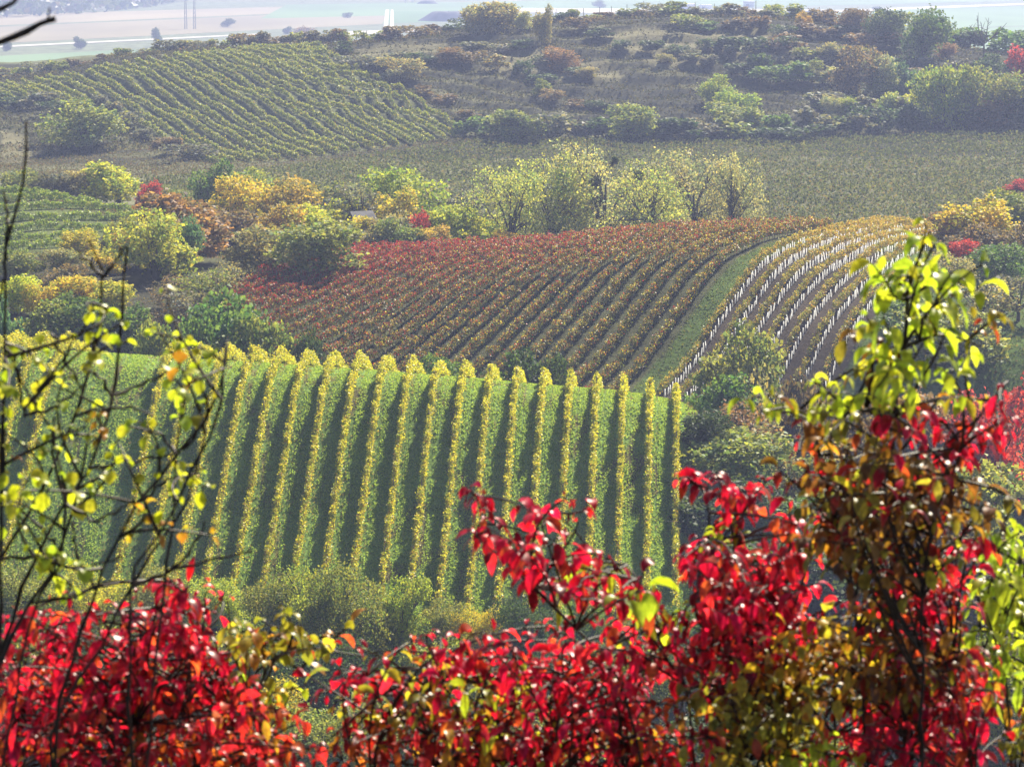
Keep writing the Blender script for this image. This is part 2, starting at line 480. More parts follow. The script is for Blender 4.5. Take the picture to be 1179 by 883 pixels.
def pick(r, n, cols, w):
    w = np.asarray(w, float)
    if w.ndim == 1: idx = r.choice(len(cols), n, p=w / w.sum())
    else:
        c = np.cumsum(w / w.sum(1, keepdims=True), 1); idx = (r.uniform(size=(n, 1)) > c).sum(1).clip(0, len(cols) - 1)
    return np.array(cols)[idx]

def vine_row(xs, ys, label, group, h0, h1, thick, dens, size, tint_fn, seed, stems=True, guard=None, cat='vine row'):
    r = np.random.default_rng(seed)
    base = np.array([xs[0], ys[0], Tz(xs[0], ys[0])])
    root = empty('vine_row', base); tag(root, label, cat, group)
    v, q, tint = foliage_strip(xs, ys, h0, h1, thick, dens, size, tint_fn, r)
    mesh_np('foliage', v - base, q, M_VINE, tint, root)
    seg = np.hypot(np.diff(xs), np.diff(ys)); cum = np.concatenate([[0], np.cumsum(seg)])
    if stems:
        mb = MB()
        for t in np.arange(.6, cum[-1], 1.1):
            x = np.interp(t, cum, xs); y = np.interp(t, cum, ys); z = Tz(x, y)
            mb.tube([(x, y, z - .1), (x + r.normal(0, .05), y + r.normal(0, .05), z + .5), (x, y, z + h0 + .35)], [.035, .03, .025], 4)
        tag(mb.build('vine_stems', M_BARK, root, off=base), kind='stuff')
        for t in np.linspace(0.05, cum[-1] - .05, max(2, int(cum[-1] / 7.5))):
            x = np.interp(t, cum, xs); y = np.interp(t, cum, ys); z = Tz(x, y)
            pb = MB(); pb.tube([(x, y, z - .2), (x, y, z + h1 + .05)], [.05, .045], 6)
            pb.build('post', M_POST, root, off=base)
    if guard is not None:
        gx, gy = guard
        for t in np.arange(.5, min(cum[-1], 84), .87):
            if r.uniform() < .04: continue
            t += r.normal(0, .08)
            x = np.interp(t, cum, xs) + gx; y = np.interp(t, cum, ys) + gy
            o = bpy.data.objects.new('vine_guard', GUARD); o.location = np.array([x, y, Tz(x, y)]) - base
            o.rotation_euler = (r.normal(0, .09), r.normal(0, .09), r.uniform(0, 3)); o.scale = (1, 1, r.uniform(.8, 1.15))
            link(o, root)
    return root

gb = MB(); gb.tube([(0, 0, -.1), (0, 0, .5), (0, 0, 1.0)], [.065, .065, .06], 6); GUARD = gb.build('vine_guard', M_WHITE).data
bpy.data.objects.remove(bpy.data.objects['vine_guard'])

SA = (770 - CX) / ray(770, 430)[1]
def tintA(x, y, f, r):
    n = len(x); k = np.clip((y - 254) / 30, 0, 1)
    cols = [(.70, .62, .06), (.50, .53, .06), (.22, .32, .05), (.30, .19, .06), (.44, .28, .06)]
    w = np.stack([.34 + .5*k, .30 + .2*k, .24 - .12*k, .2 - .19*k, .10 - .07*k], 1)
    return pick(r, n, cols, w)
kk = 0
for k in list(range(-1, 20)) + [23, 24, 25, 26, 27]:
    if k == -1: continue
    u = 779 - 30.3 * k
    X0 = at_u(u, 292, 415)
    ys = np.arange(252.5 if k < 20 else 255, 314, 1.0); xs = X0 + SA * (ys - 292)
    if k < 20:
        lab = f'{ordinal(k + 1)} yellow vine row from the right-hand edge of the grassy front vineyard'
        grp = 'yellow vine rows of the front vineyard'
    else:
        lab = f'{ordinal(k - 22)} yellowish vine row left of the grass track through the front vineyard'
        grp = 'vine rows left of the grass track'
    vine_row(xs, ys, lab, grp, .45, 1.95, .40, 360, .17, tintA, 100 + k)

# red and orange vineyard
def xb(y): return np.interp(y, [300, 345, 356, 386, 400], [-38, -37.5, -36.6, -29.8, -27])
def tintB(x, y, f, r):
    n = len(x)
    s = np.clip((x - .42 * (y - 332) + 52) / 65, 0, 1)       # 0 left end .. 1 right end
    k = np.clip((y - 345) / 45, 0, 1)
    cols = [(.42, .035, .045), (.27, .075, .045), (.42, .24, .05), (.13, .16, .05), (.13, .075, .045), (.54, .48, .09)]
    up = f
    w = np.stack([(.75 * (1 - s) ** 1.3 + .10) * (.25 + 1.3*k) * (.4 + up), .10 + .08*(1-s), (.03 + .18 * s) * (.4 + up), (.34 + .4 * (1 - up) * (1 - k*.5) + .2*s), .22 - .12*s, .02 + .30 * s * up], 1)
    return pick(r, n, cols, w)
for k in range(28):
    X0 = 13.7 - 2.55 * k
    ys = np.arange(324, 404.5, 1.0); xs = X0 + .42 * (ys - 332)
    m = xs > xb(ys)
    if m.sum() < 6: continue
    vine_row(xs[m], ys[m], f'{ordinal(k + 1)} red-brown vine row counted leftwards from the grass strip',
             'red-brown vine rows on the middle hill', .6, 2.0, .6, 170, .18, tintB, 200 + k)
def tintW(x, y, f, r):
    k = np.clip((y - 345) / 45, 0, 1)
    cols = [(.60, .44, .10), (.42, .38, .08), (.22, .26, .07), (.50, .26, .08)]
    return pick(r, len(x), cols, np.stack([.15 + .5*k, .3 + 0*k, .45 - .35*k, .1 + .1*k], 1))
for i in range(7):
    X0 = 18.9 + 2.55 * i
    y1 = [410, 410, 410, 410, 408, 404, 372][i]; y0 = 326
    ys = np.arange(y0, y1, 1.0); xs = X0 + .42 * (ys - 332)
    nx, ny = .92, -.39
    vine_row(xs - nx * .25, ys - ny * .25, f'{ordinal(i + 1)} vine row with white vine guards counted from the grass strip',
             'vine rows with white guards on the middle hill', .65, 1.85, .40, 120, .17, tintW, 300 + i, stems=False, guard=(nx * .55, ny * .55))

def rows_in_poly(direction, spacing, poly, yr, mk):
    """straight parallel rows clipped to a field"""
    d = np.array(direction, float); d /= np.linalg.norm(d); nrm = np.array([d[1], -d[0]])
    us = [p[0] for p in poly]; out = []
    c = np.array([at_u(np.mean(us), np.mean(yr)), np.mean(yr)])
    t = np.arange(-260, 260, 1.5)
    for k in range(-110, 110):
        p = c + nrm * spacing * k + t[:, None] * d
        ok = (p[:, 1] > yr[0]) & (p[:, 1] < yr[1])
        z = T(p[:, 0], np.clip(p[:, 1], 300, 900)); u, v = proj(p[:, 0], np.clip(p[:, 1], 300, 900), z)
        ok &= in_poly(u, v, poly)
        if ok.sum() < 5: continue
        i = np.nonzero(ok)[0]; i = np.arange(i[0], i[-1] + 1)
        out.append((p[i, 0], p[i, 1]))
    for n, (xs, ys) in enumerate(out): mk(n, len(out), xs, ys)

def tintC(x, y, f, r):
    return pick(r, len(x), [(.27, .33, .08), (.44, .45, .11), (.16, .22, .07), (.52, .43, .11), (.40, .24, .08)], [.35, .3, .25, .08, .03])
rows_in_poly((-.40, 1), 3.25, POLY_C, (596, 768), lambda n, N, xs, ys: vine_row(xs, ys,
    f'{ordinal(n + 1)} green vine row of the hazy upper vineyard, counted from its left end', 'green vine rows on the far hill', .2, 1.5, .5, 75, .32, tintC, 500 + n, stems=False))
def tintE(x, y, f, r):
    return pick(r, len(x), [(.24, .36, .07), (.38, .46, .09), (.13, .20, .05), (.46, .44, .09)], [.4, .3, .2, .1])
rows_in_poly((1, 1.3), 6.0, POLY_E, (385, 458), lambda n, N, xs, ys: vine_row(xs, ys,
    f'{ordinal(N - n)} green vine row up the left-hand vineyard patch behind the golden bushes', 'green vine rows on the left patch', .1, 1.5, .5, 130, .22, tintE, 600 + n, stems=False))

# wide flat vineyard on the valley floor reads as one mass
def valley_mass():
    r = np.random.default_rng(9); vs_, qs_, ts_ = [], [], []; n0 = 0
    def mk(n, N, xs, ys):
        nonlocal n0
        if n % 9 == 4: return
        v, q, t = foliage_strip(xs, ys, .2, 1.6, .7, 11, .42, lambda x, y, f, r: pick(r, len(x),
            [(.13, .16, .07), (.20, .21, .09), (.08, .10, .05), (.22, .17, .09)],
            np.stack([.4 + 0*x, .25 + .22*wob(x*.12, y*.06), .28 - .22*wob(x*.12, y*.06), .12 + .1*wob(x*.05+3, y*.1)], 1).clip(.01)), r)
        vs_.append(v); qs_.append(q + n0); ts_.append(t); n0 += len(v)
    rows_in_poly((1, .22), 2.4, POLY_D, (445, 640), mk)
    o = mesh_np('vine_foliage', np.concatenate(vs_), np.concatenate(qs_), M_DULL, np.concatenate(ts_))
    tag(o, 'dull green unbroken vineyard covering the flat valley floor', 'vineyard', kind='stuff')
valley_mass()

# grass on the front slope
def grass():
    r = np.random.default_rng(5); n = 240000
    y = r.uniform(250, 297, n); u = r.uniform(-20, 815, n); x = at_u(u, y, 500) if False else (u - CX) / (F * 1.0) * y
    ph = np.mod(x - SA * (y - 292) - at_u(779, 292, 415) + 1.28, 30.3 / F * 292 * .9965) - 1.28
    bare = (np.abs(ph) < .28) | ((np.abs(np.abs(ph) - .72) < .1) & (wob(x * .6, y * .4) > -.1))
    keep = ~bare | (r.uniform(size=n) < .35); keep &= (wob(x * 1.7, y * 1.1) + r.normal(0, .3, n)) > -.55
    x, y, bare = x[keep], y[keep], bare[keep]; n = len(x)
    z = T(x, y)
    pos = np.stack([x, y, z + .05], 1)
    a = r.uniform(0, 2*math.pi, n); w = r.uniform(.04, .09, n); h = r.uniform(.06, .14, n)
    d = np.stack([np.cos(a)*w, np.sin(a)*w, 0*a], 1); up = np.stack([r.normal(0, .06, n), r.normal(0, .06, n), h], 1)
    v = np.stack([pos - d, pos + d, pos + d*.4 + up, pos - d*.4 + up], 1).reshape(-1, 3)
    t = pick(r, n, [(.28, .40, .09), (.31, .43, .10), (.35, .40, .12), (.25, .37, .08)], [.4, .3, .12, .18])
    t[bare & (r.uniform(size=n) < .6)] = (.22, .18, .09)
    o = mesh_np('grass', v, np.arange(4*n).reshape(-1, 4), M_GRASS, np.repeat(t, 4, 0))
    tag(o, 'short green grass between the rows of the front vineyard', 'grass', kind='stuff')
grass()
def bank_grass():
    r = np.random.default_rng(6); n = 60000
    y = r.uniform(326, 415, n); x = r.uniform(5, 75, n); s_ = x - .42 * (y - 332)
    k = ((s_ > 14.6) & (s_ < 18.2)) | ((s_ > 35.5) & (x < y * .19))
    x, y = x[k], y[k]; n = len(x)
    z = T(x, y); v, q = cards(np.stack([x, y, z + r.uniform(0, .22, n) * (1 + wob(x, y))], 1), r.uniform(.15, .4, n), .4, 0, r)
    t = pick(r, n, [(.09, .12, .05), (.13, .15, .06), (.17, .15, .08), (.06, .08, .035)], [.4, .25, .15, .2])
    tag(mesh_np('grass', v, q, M_GRASS, np.repeat(t, 4, 0)), 'rough dull grass on the strip and bank of the middle hill', 'grass', kind='stuff')
bank_grass()

# ------------------------------------------------------------------ bushes and trees
def crown_mesh(seed, n, leaf, lobes=9, flat=1.0, spread=.36, sparse=0.0, tall=False):
    """crown in a box one wide, one tall, standing on z=0"""
    r = np.random.default_rng(seed)
    c = []
    for i in range(lobes):
        a = r.uniform(0, 2*math.pi); d = spread * math.sqrt(r.uniform(0, 1)); hz = r.uniform(.22, .78)
        if tall: d *= 1 - .5 * hz
        rad = r.uniform(.14, .27) * (1.1 - .5 * abs(hz - .45))
        c.append((d*math.cos(a), d*math.sin(a), hz, rad))
    c = np.array(c)
    vol = c[:, 3] ** 2; idx = r.choice(lobes, n * 2, p=vol / vol.sum())
    d = r.normal(size=(n*2, 3)); d /= np.linalg.norm(d, axis=1, keepdims=True)
    clump = .85 + .22 * np.sin(d[:, 0]*9 + idx) * np.sin(d[:, 1]*8 + idx*2) + .18 * np.sin(d[:, 2]*11 + idx*3)
    rad = c[idx, 3] * (r.uniform(.45, 1.0, n*2) ** .5) * clump * 1.12
    p = c[idx, :3] + d * rad[:, None]
    dist = np.linalg.norm(p[:, None] - c[None, :, :3], axis=2) / c[None, :, 3]
    keep = (dist < .55).sum(1) == 0
    keep |= r.uniform(size=n*2) < .25
    p = p[keep][:n]
    p[:, 2] = np.where(p[:, 2] < .03, r.uniform(.03, .3, len(p)), p[:, 2])
    p[:, 2] = (p[:, 2] - p[:, 2].min()) / (np.percentile(p[:, 2], 99.5) - p[:, 2].min()) * .97 + .03
    w = np.percentile(np.abs(p[:, 0]), 98) * 2; p[:, :2] /= w
    v, q = cards(p, leaf * r.uniform(.6, 1.4, len(p)), .85, .2, r)
    warm = r.uniform(size=len(p))
    up = np.clip(p[:, 2], 0, 1)
    turned = (np.sin(p[:, 0]*11 + seed) * np.sin(p[:, 1]*13 + seed*2) * .35 + np.sin(p[:, 2]*9 + p[:, 0]*6 + seed) * .2 + r.normal(0, .3, len(p))) > .12
    t = np.ones((len(p), 3)); t[:, 0] = 1 + .25 * (warm - .5) ; t[:, 2] = 1 - .3 * (warm - .5)
    t[turned] *= np.array([.52, .68, .85])
    return v, q, np.repeat(t, 4, 0), c

def trunk_mesh(c, seed, w=.035, reach=1.0):
    r = np.random.default_rng(seed); mb = MB()
    mb.tube([(0, 0, -.06), (.01, .01, .15), (0, .01, .4), (-.02, 0, .62)], [w, w*.8, w*.6, w*.3], 6)
    for x, y, z, rad in c:
        b = r.uniform(.03, .35) * reach
        z2 = z + rad * .5
        mb.tube([(0, 0, b), (x*.35, y*.35, b + (z2-b)*.45), (x*.8, y*.8, b + (z2-b)*.8), (x, y, z2)], [w*.55, w*.4, w*.25, w*.1], 5)
        for k in range(3):
            e = r.normal(size=3) * rad * .8
            mb.tube([(x*.6, y*.6, b + (z2-b)*.65), (x*.8 + e[0]*.5, y*.8 + e[1]*.5, z + e[2]*.4), (x + e[0], y + e[1], z + abs(e[2]))], [w*.25, w*.16, w*.06], 4)
    return mb

PROTO = {}
def proto(kind, i, *a, **k):
    v, q, t, c = crown_mesh(*a, **k)
    me = mesh_np('crown', v, q, M_BUSH, t, False)
    tb = trunk_mesh(c, a[0] + 50, .03 if kind != 'sparse' else .028)
    tm = mesh_np('trunk', np.concatenate(tb.v), np.concatenate(tb.q), M_BARK, None, False)
    PROTO.setdefault(kind, []).append((me, tm))
for i in range(6): proto('bush', i, 10 + i, 5200, .050, lobes=11)
for i in range(5): proto('near', i, 110 + i, 15000, .026, lobes=15)
for i in range(4): proto('tree', i, 30 + i, 5500, .046, lobes=14)
for i in range(5): proto('sparse', i, 50 + i, 5200, .024, lobes=13, spread=.40)
for i in range(4): proto('small', i, 70 + i, 900, .11, lobes=6)
for i in range(3): proto('scrub', i, 90 + i, 1500, .045, lobes=9, spread=.42)

COL = {
    'mustard': (.46, .45, .08), 'gold': (.72, .58, .07), 'yellow': (.64, .62, .08), 'lemon': (.58, .62, .18), 'lime': (.40, .46, .08), 'olive': (.31, .33, .09),
    'green': (.15, .23, .06), 'dark': (.08, .12, .045), 'bluegreen': (.14, .24, .13), 'orange': (.58, .40, .08), 'rust': (.36, .21, .10),
    'red': (.60, .08, .07), 'brown': (.24, .17, .09), 'grey': (.22, .21, .15), 'pale': (.48, .46, .24), 'straw': (.42, .36, .17),
}
nb = [0]
def plant(u, vtop, Y, wpx, col, label, kind='bush', group=None, vb=None, cat=None, name=None, jitter=.0):
    """a bush or tree standing on the ground Y metres off (or where picture height vb meets the ground)"""
    if vb is not None:
        x, Y = ground(u, vb)
    else:
        x = at_u(u, Y, vtop)
    z = Tz(x, Y)
    top = zv(vtop, Y); w = wpx / F * Y
    if top - z < .5 * w and kind != 'small':
        x, Y = ground(u, vtop + .62 * wpx); z = Tz(x, Y); top = zv(vtop, Y); w = wpx / F * Y
    h = max(top - z, .8)
    nb[0] += 1
    me, tm = PROTO[kind][nb[0] % len(PROTO[kind])]
    nm = name or ('tree' if kind in ('tree', 'sparse') else 'bush')
    root = empty(nm, (x, Y, z)) if kind not in ('small',) else link(bpy.data.objects.new(nm, me))
    root.location = (x, Y, z)
    root.rotation_euler = (0, 0, random.uniform(0, 6.28)); root.scale = (w, w, h * 1.02)
    c = COL[col]; jv = random.uniform(.85, 1.12); j = [jv * random.uniform(.96, 1.04) for _ in range(3)]; c = [a*b for a, b in zip(c, j)]
    if kind == 'small': root.color = (*c, 1)
    else:
        cr = link(bpy.data.objects.new('crown', me), root); cr.color = (*c, 1)
        tr = link(bpy.data.objects.new('trunk', tm), root); s = min(1.0, h / max(w, .1))
    tag(root, label, cat or nm, group)
    return root

# tall pale trees on the valley floor behind the red vineyard
for a in [
    (588, 203, 432, 74, 'lemon', 'pale yellow open-crowned tree, leftmost of the tall valley-floor trees'),
    (634, 190, 438, 84, 'lemon', 'airy yellow tree with forked dark limbs, second of the tall valley-floor trees'),
    (662, 192, 452, 60, 'pale', 'thin greyish tree half hidden between the tall pale trees'),
    (698, 177, 440, 100, 'pale', 'tallest pale tree with dark mistletoe balls behind the red vineyard'),
    (752, 198, 436, 80, 'lemon', 'yellow-green tree just right of the tallest pale tree'),
    (800, 184, 446, 84, 'pale', 'pale grey-green feathery tree left of the last tall valley tree'),
    (842, 190, 440, 66, 'pale', 'last feathery pale tree at the right end of the valley-floor trees'),
]: plant(a[0], a[1] - 8, a[2], a[3] * 1.22, a[4], a[5], kind='sparse', group='tall pale trees on the valley floor')
# mistletoe balls
for i, (u, v, s) in enumerate([(687, 215, 8), (709, 189, 6), (735, 205, 6), (688, 231, 7)]):
    p = P(u, v, 438); me = PROTO['small'][i % 4][0]
    o = link(bpy.data.objects.new('mistletoe', me)); o.location = (p.x, p.y, p.z - .5); w = s * 2 / F * 438; o.scale = (w, w, w); o.color = (.05, .07, .03, 1)
    tag(o, ['dark mistletoe ball low in the tallest pale tree', 'small mistletoe ball high in the tallest pale tree', 'mistletoe ball right of the tallest tree\'s trunk', 'dark mistletoe ball against the tallest tree\'s trunk'][i], 'mistletoe', 'mistletoe balls in the pale trees')

L_MID = [
    # u, vtop, Y, width, colour, label, kind
    (20, 196, 497, 54, 'olive', 'olive bush at the left end of the hedge behind the green patch', 'bush'),
    (62, 200, 497, 50, 'grey', 'grey-brown bush in the hedge behind the green patch', 'bush'),
    (100, 197, 500, 56, 'straw', 'straw-coloured bush beside the round yellow bush of the back hedge', 'bush'),
    (136, 190, 495, 72, 'yellow', 'round yellow-green bush at the right end of the hedge behind the green patch', 'bush'),
    (170, 210, 492, 26, 'red', 'small pink-red bush beside the round yellow hedge bush', 'bush'),
    (196, 214, 500, 40, 'olive', 'dull olive bush right of the small pink-red bush', 'bush'),
    (246, 188, 478, 38, 'green', 'upright dark green tree above the rust-coloured thicket', 'tree'),
    (300, 198, 478, 50, 'olive', 'olive tree just right of the upright dark green tree', 'tree'),
    (272, 204, 462, 54, 'gold', 'golden tree standing above the rust-coloured thicket', 'tree'),
    (326, 208, 458, 56, 'orange', 'orange-brown tree right of the golden tree', 'tree'),
    (366, 212, 462, 56, 'olive', 'yellow-green rounded tree in the middle of the thicket', 'tree'),
    (392, 232, 452, 60, 'yellow', 'yellow bush left of the tall bright green tree', 'bush'),
    (456, 196, 462, 66, 'lime', 'tall bright green tree topping the thicket', 'tree'),
    (430, 212, 468, 44, 'pale', 'pale tree peeping out behind the tall bright green tree', 'sparse'),
    (447, 218, 450, 50, 'gold', 'golden-olive tree in front of the tall bright green tree', 'tree'),
    (222, 228, 428, 90, 'rust', 'wide rust-brown bush at the left of the thicket', 'bush'),
    (262, 238, 424, 70, 'brown', 'brown bush in the hollow of the thicket', 'bush'),
    (310, 238, 430, 56, 'orange', 'orange-gold bush above the left corner of the red vineyard', 'bush'),
    (300, 262, 418, 60, 'straw', 'straw-gold bush next to the left corner of the red vineyard', 'bush'),
    (350, 240, 436, 50, 'yellow', 'yellow bush in the middle of the thicket', 'bush'),
    (372, 258, 420, 72, 'olive', 'olive-green rounded bush at the top edge of the red vineyard', 'bush'),
    (408, 250, 428, 44, 'gold', 'golden bush at the top edge of the red vineyard', 'bush'),
    (438, 247, 424, 50, 'straw', 'straw-yellow bush at the top edge of the red vineyard', 'bush'),
    (462, 254, 420, 40, 'olive', 'small olive bush left of the orange-red bush', 'bush'),
    (482, 246, 424, 26, 'red', 'slim orange-red bush, the brighter of the pair at the red vineyard', 'bush'),
    (498, 262, 419, 32, 'orange', 'low orange bush beside the slim orange-red one', 'bush'),
    (520, 240, 426, 44, 'lime', 'yellow-green bush right of the orange-red bushes', 'bush'),
    (550, 254, 424, 50, 'yellow', 'pale yellow bush near the foot of the tall pale trees', 'bush'),
    (582, 268, 422, 30, 'orange', 'small orange bush near the foot of the tall pale trees', 'bush'),
    (415, 214, 500, 70, 'grey', 'grey leafless thicket left of the tall pale trees', 'scrub'),
    (505, 208, 500, 60, 'grey', 'grey leafless thicket behind the orange-red bushes', 'scrub'),
    (545, 214, 490, 50, 'grey', 'grey leafless thicket beside the leftmost tall tree', 'scrub'),
    # left slope
    (176, 246, 378, 86, 'mustard', 'large rounded yellow-olive tree on the left slope', 'tree'),
    (213, 252, 384, 34, 'bluegreen', 'slim blue-green tree right of the large yellow-olive tree', 'tree'),
    (134, 252, 400, 34, 'olive', 'olive bush below the green vineyard patch', 'bush'),
    (146, 268, 388, 40, 'orange', 'orange bush touching the left of the large yellow-olive tree', 'bush'),
    (92, 264, 400, 56, 'gold', 'golden bush below the green vineyard patch', 'bush'),
    (120, 290, 384, 44, 'gold', 'pale golden bush low in front of the orange bush', 'bush'),
    (74, 288, 386, 50, 'straw', 'straw bush under the golden one on the left slope', 'bush'),
    (66, 306, 374, 60, 'brown', 'dark brown bramble bush on the left slope', 'bush'),
    (24, 290, 380, 56, 'olive', 'olive-gold bush at the foot of the green patch', 'bush'),
    (14, 318, 352, 60, 'yellow', 'yellow bush at the left border of the slope', 'bush'),
    (54, 326, 350, 48, 'gold', 'golden bush left of the dark green thicket', 'bush'),
    (92, 318, 352, 60, 'gold', 'broad golden bush above the dark green thicket', 'bush'),
    (128, 326, 350, 50, 'yellow', 'yellow bush at the right of the broad golden bush', 'bush'),
    (48, 352, 328, 66, 'olive', 'olive-green bush at the left behind the front vineyard', 'bush'),
    (92, 344, 330, 84, 'green', 'big dark green bush behind the left rows of the front vineyard', 'bush'),
    (8, 346, 322, 44, 'bluegreen', 'dark glittering bush at the left border behind the front rows', 'bush'),
    (140, 356, 330, 60, 'green', 'green bush behind the grass track of the front vineyard', 'bush'),
    (180, 372, 322, 50, 'olive', 'low olive bush behind the end of the grass track', 'bush'),
    (200, 318, 362, 60, 'brown', 'brownish scrub bush under the large yellow-olive tree', 'scrub'),
    (236, 312, 372, 50, 'olive', 'sparse olive bush left of the red vineyard', 'scrub'),
    (262, 304, 384, 44, 'straw', 'straw bush at the left edge of the red vineyard', 'scrub'),
    (222, 336, 350, 60, 'grey', 'grey bramble bush on the bank left of the red vineyard', 'scrub'),
    (196, 350, 338, 56, 'brown', 'brown bramble bush above the front vineyard', 'scrub'),
    (252, 346, 322, 84, 'green', 'broad green bush behind the hooped tops of the front rows', 'bush'),
    (300, 372, 318, 52, 'olive', 'low olive bush right of the broad green bush', 'bush'),
    (212, 372, 316, 56, 'green', 'small green bush behind the leftmost hooped vine row', 'bush'),
    (340, 386, 316, 40, 'dark', 'low dark bush behind the hooped vine rows', 'bush'),
    (596, 405, 310, 54, 'dark', 'dark green bush behind the middle of the front vineyard', 'bush'),
    (636, 412, 310, 40, 'dark', 'smaller dark green bush behind the middle of the front vineyard', 'bush'),
    (512, 414, 310, 44, 'green', 'low green bush peeping over the front vineyard', 'bush'),
    # right of the front vineyard
    (856, 374, 322, 76, 'olive', 'olive leafy tree in front of the rows with white guards', 'tree'),
    (822, 438, 306, 60, 'green', 'green bush right behind the end of the front vineyard', 'bush'),
    (862, 428, 310, 60, 'straw', 'orange-speckled bush under the olive leafy tree', 'scrub'),
    (900, 440, 308, 60, 'brown', 'brown bush in the gully right of the olive tree', 'bush'),
    (812, 474, 296, 52, 'dark', 'dark bush touching the right-hand edge of the front vineyard', 'bush'),
    (850, 462, 296, 70, 'rust', 'rust-speckled bush beside the front vineyard', 'scrub'),
    (846, 500, 290, 90, 'olive', 'olive bush below the rust-speckled bush', 'bush'),
    (905, 490, 292, 80, 'straw', 'straw-coloured bush in the gully right of the front vineyard', 'scrub'),
    (832, 548, 282, 80, 'dark', 'dark bush down the gully beside the front vineyard', 'bush'),
    (890, 556, 278, 90, 'green', 'green bush down the gully', 'bush'),
    (960, 540, 284, 100, 'olive', 'olive bush in the gully behind the red shrub', 'bush'),
    (1040, 540, 284, 100, 'brown', 'brown bush in the gully behind the tall near shrub', 'bush'),
    (1120, 540, 284, 100, 'olive', 'olive bush at the right end of the gully', 'bush'),
    (850, 620, 268, 80, 'green', 'green bush low in the gully', 'bush'),
    (950, 620, 268, 120, 'dark', 'wide dark bush low in the gully', 'bush'),
    (1080, 620, 268, 130, 'brown', 'wide brown bush low in the gully', 'bush'),
    # right bank
    (1128, 232, 416, 66, 'gold', 'golden bush on top of the right bank', 'bush'),
    (1166, 222, 420, 48, 'olive', 'olive bush on top of the right bank', 'bush'),
    (1098, 246, 410, 44, 'rust', 'rust bush at the end of the rows with white guards', 'bush'),
    (1120, 262, 402, 48, 'brown', 'brown bush below the golden one on the right bank', 'bush'),
    (1114, 276, 394, 34, 'red', 'red bush on the right bank', 'bush'),
    (1154, 284, 388, 46, 'green', 'green young tree on the right bank', 'tree'),
    (1176, 262, 398, 50, 'brown', 'brown bush at the right border of the bank', 'bush'),
    (1092, 290, 388, 40, 'straw', 'straw bush left of the red one on the right bank', 'scrub'),
    (1172, 318, 372, 60, 'grey', 'grey thicket at the right border', 'scrub'),
    (1130, 322, 370, 60, 'straw', 'straw thicket under the red bush', 'scrub'),
    (1104, 352, 356, 90, 'olive', 'wide olive bush low on the right bank', 'bush'),
    (1050, 352, 352, 60, 'green', 'green bush left of the wide olive bush', 'bush'),
    (1142, 450, 318, 80, 'red', 'bright red bush behind the near yellow-green shoots', 'bush'),
    (1050, 452, 318, 90, 'rust', 'rust bush behind the near yellow-green shoots', 'bush'),
    (960, 470, 312, 100, 'brown', 'brown bush at the foot of the rows with white guards', 'bush'),
    (1172, 208, 548, 22, 'red', 'small red bush in the flat vineyard at the right border', 'bush'),
]
for u, vt, Y, w, col, lab, kind in L_MID:
    plant(u, vt, Y, w * (1.05 if u < 215 else 1.42), col, lab, kind)

# belt of bushes below the front vineyard
L_LOW = [
    (30, 652, 251, 90, 'olive', 'olive bush under the left rows of the front vineyard'),
    (104, 656, 250, 80, 'yellow', 'yellow-olive bush under the grass track'),
    (176, 660, 250, 80, 'olive', 'olive bush below the leftmost hooped row'),
    (246, 668, 250, 70, 'lime', 'yellow-green bush below the front vineyard, left of the dark one'),
    (312, 668, 248, 70, 'olive', 'dull olive bush below the front vineyard'),
    (352, 664, 246, 74, 'lime', 'lime-speckled bush in the belt below the front vineyard'),
    (410, 656, 244, 90, 'olive', 'largest olive bush in the belt below the front vineyard'),
    (462, 668, 246, 66, 'lime', 'lime-green bush right of the largest olive bush'),
    (506, 696, 248, 60, 'olive', 'low olive bush in the belt below the front vineyard'),
    (548, 702, 247, 50, 'gold', 'small golden bush in the belt below the front vineyard'),
    (612, 690, 246, 72, 'dark', 'dark green bush in the belt below the front vineyard'),
    (672, 696, 247, 60, 'green', 'green bush behind the arching red spray'),
    (730, 706, 247, 70, 'olive', 'olive bush behind the yellow-green spray'),
    (800, 704, 248, 80, 'green', 'green bush below the right-hand end of the front vineyard'),
    (330, 742, 228, 110, 'dark', 'dark twiggy bush behind the olive-yellow spray'),
    (290, 790, 222, 90, 'gold', 'bright golden bush low behind the near red leaves'),
    (420, 740, 230, 110, 'dark', 'dark bush below the largest olive bush'),
    (520, 744, 232, 110, 'olive', 'olive bush deep below the front vineyard'),
    (620, 750, 232, 110, 'dark', 'dark bush low behind the near red leaves'),
    (720, 752, 232, 110, 'olive', 'olive bush low behind the near red leaves'),
    (820, 750, 232, 110, 'dark', 'dark bush low in front of the gully'),
    (930, 750, 232, 120, 'green', 'green bush low in front of the gully'),
    (1040, 750, 232, 120, 'dark', 'dark bush low behind the tall near shrub'),
    (1150, 750, 232, 120, 'olive', 'olive bush low behind the yellow-green near shrub'),
    (390, 812, 214, 120, 'olive', 'olive bush at the bottom of the valley, left of the middle'),
    (500, 820, 214, 120, 'dark', 'dark bush at the bottom of the valley'),
    (620, 824, 214, 130, 'olive', 'olive bush at the bottom of the valley, right of the middle'),
    (230, 736, 230, 110, 'olive', 'olive bush behind the highest near red leaves at the left'),
    (120, 732, 230, 120, 'dark', 'dark bush behind the near red leaves at the left'),
    (20, 730, 230, 120, 'olive', 'olive bush behind the bare dark stems'),
    (760, 824, 214, 140, 'dark', 'dark bush behind the lower near leaves'),
    (900, 830, 214, 150, 'olive', 'olive bush behind the lower near leaves'),
]
for u, vt, Y, w, col, lab in L_LOW:
    plant(u, vt, Y, w * 1.15, col, lab, 'near')

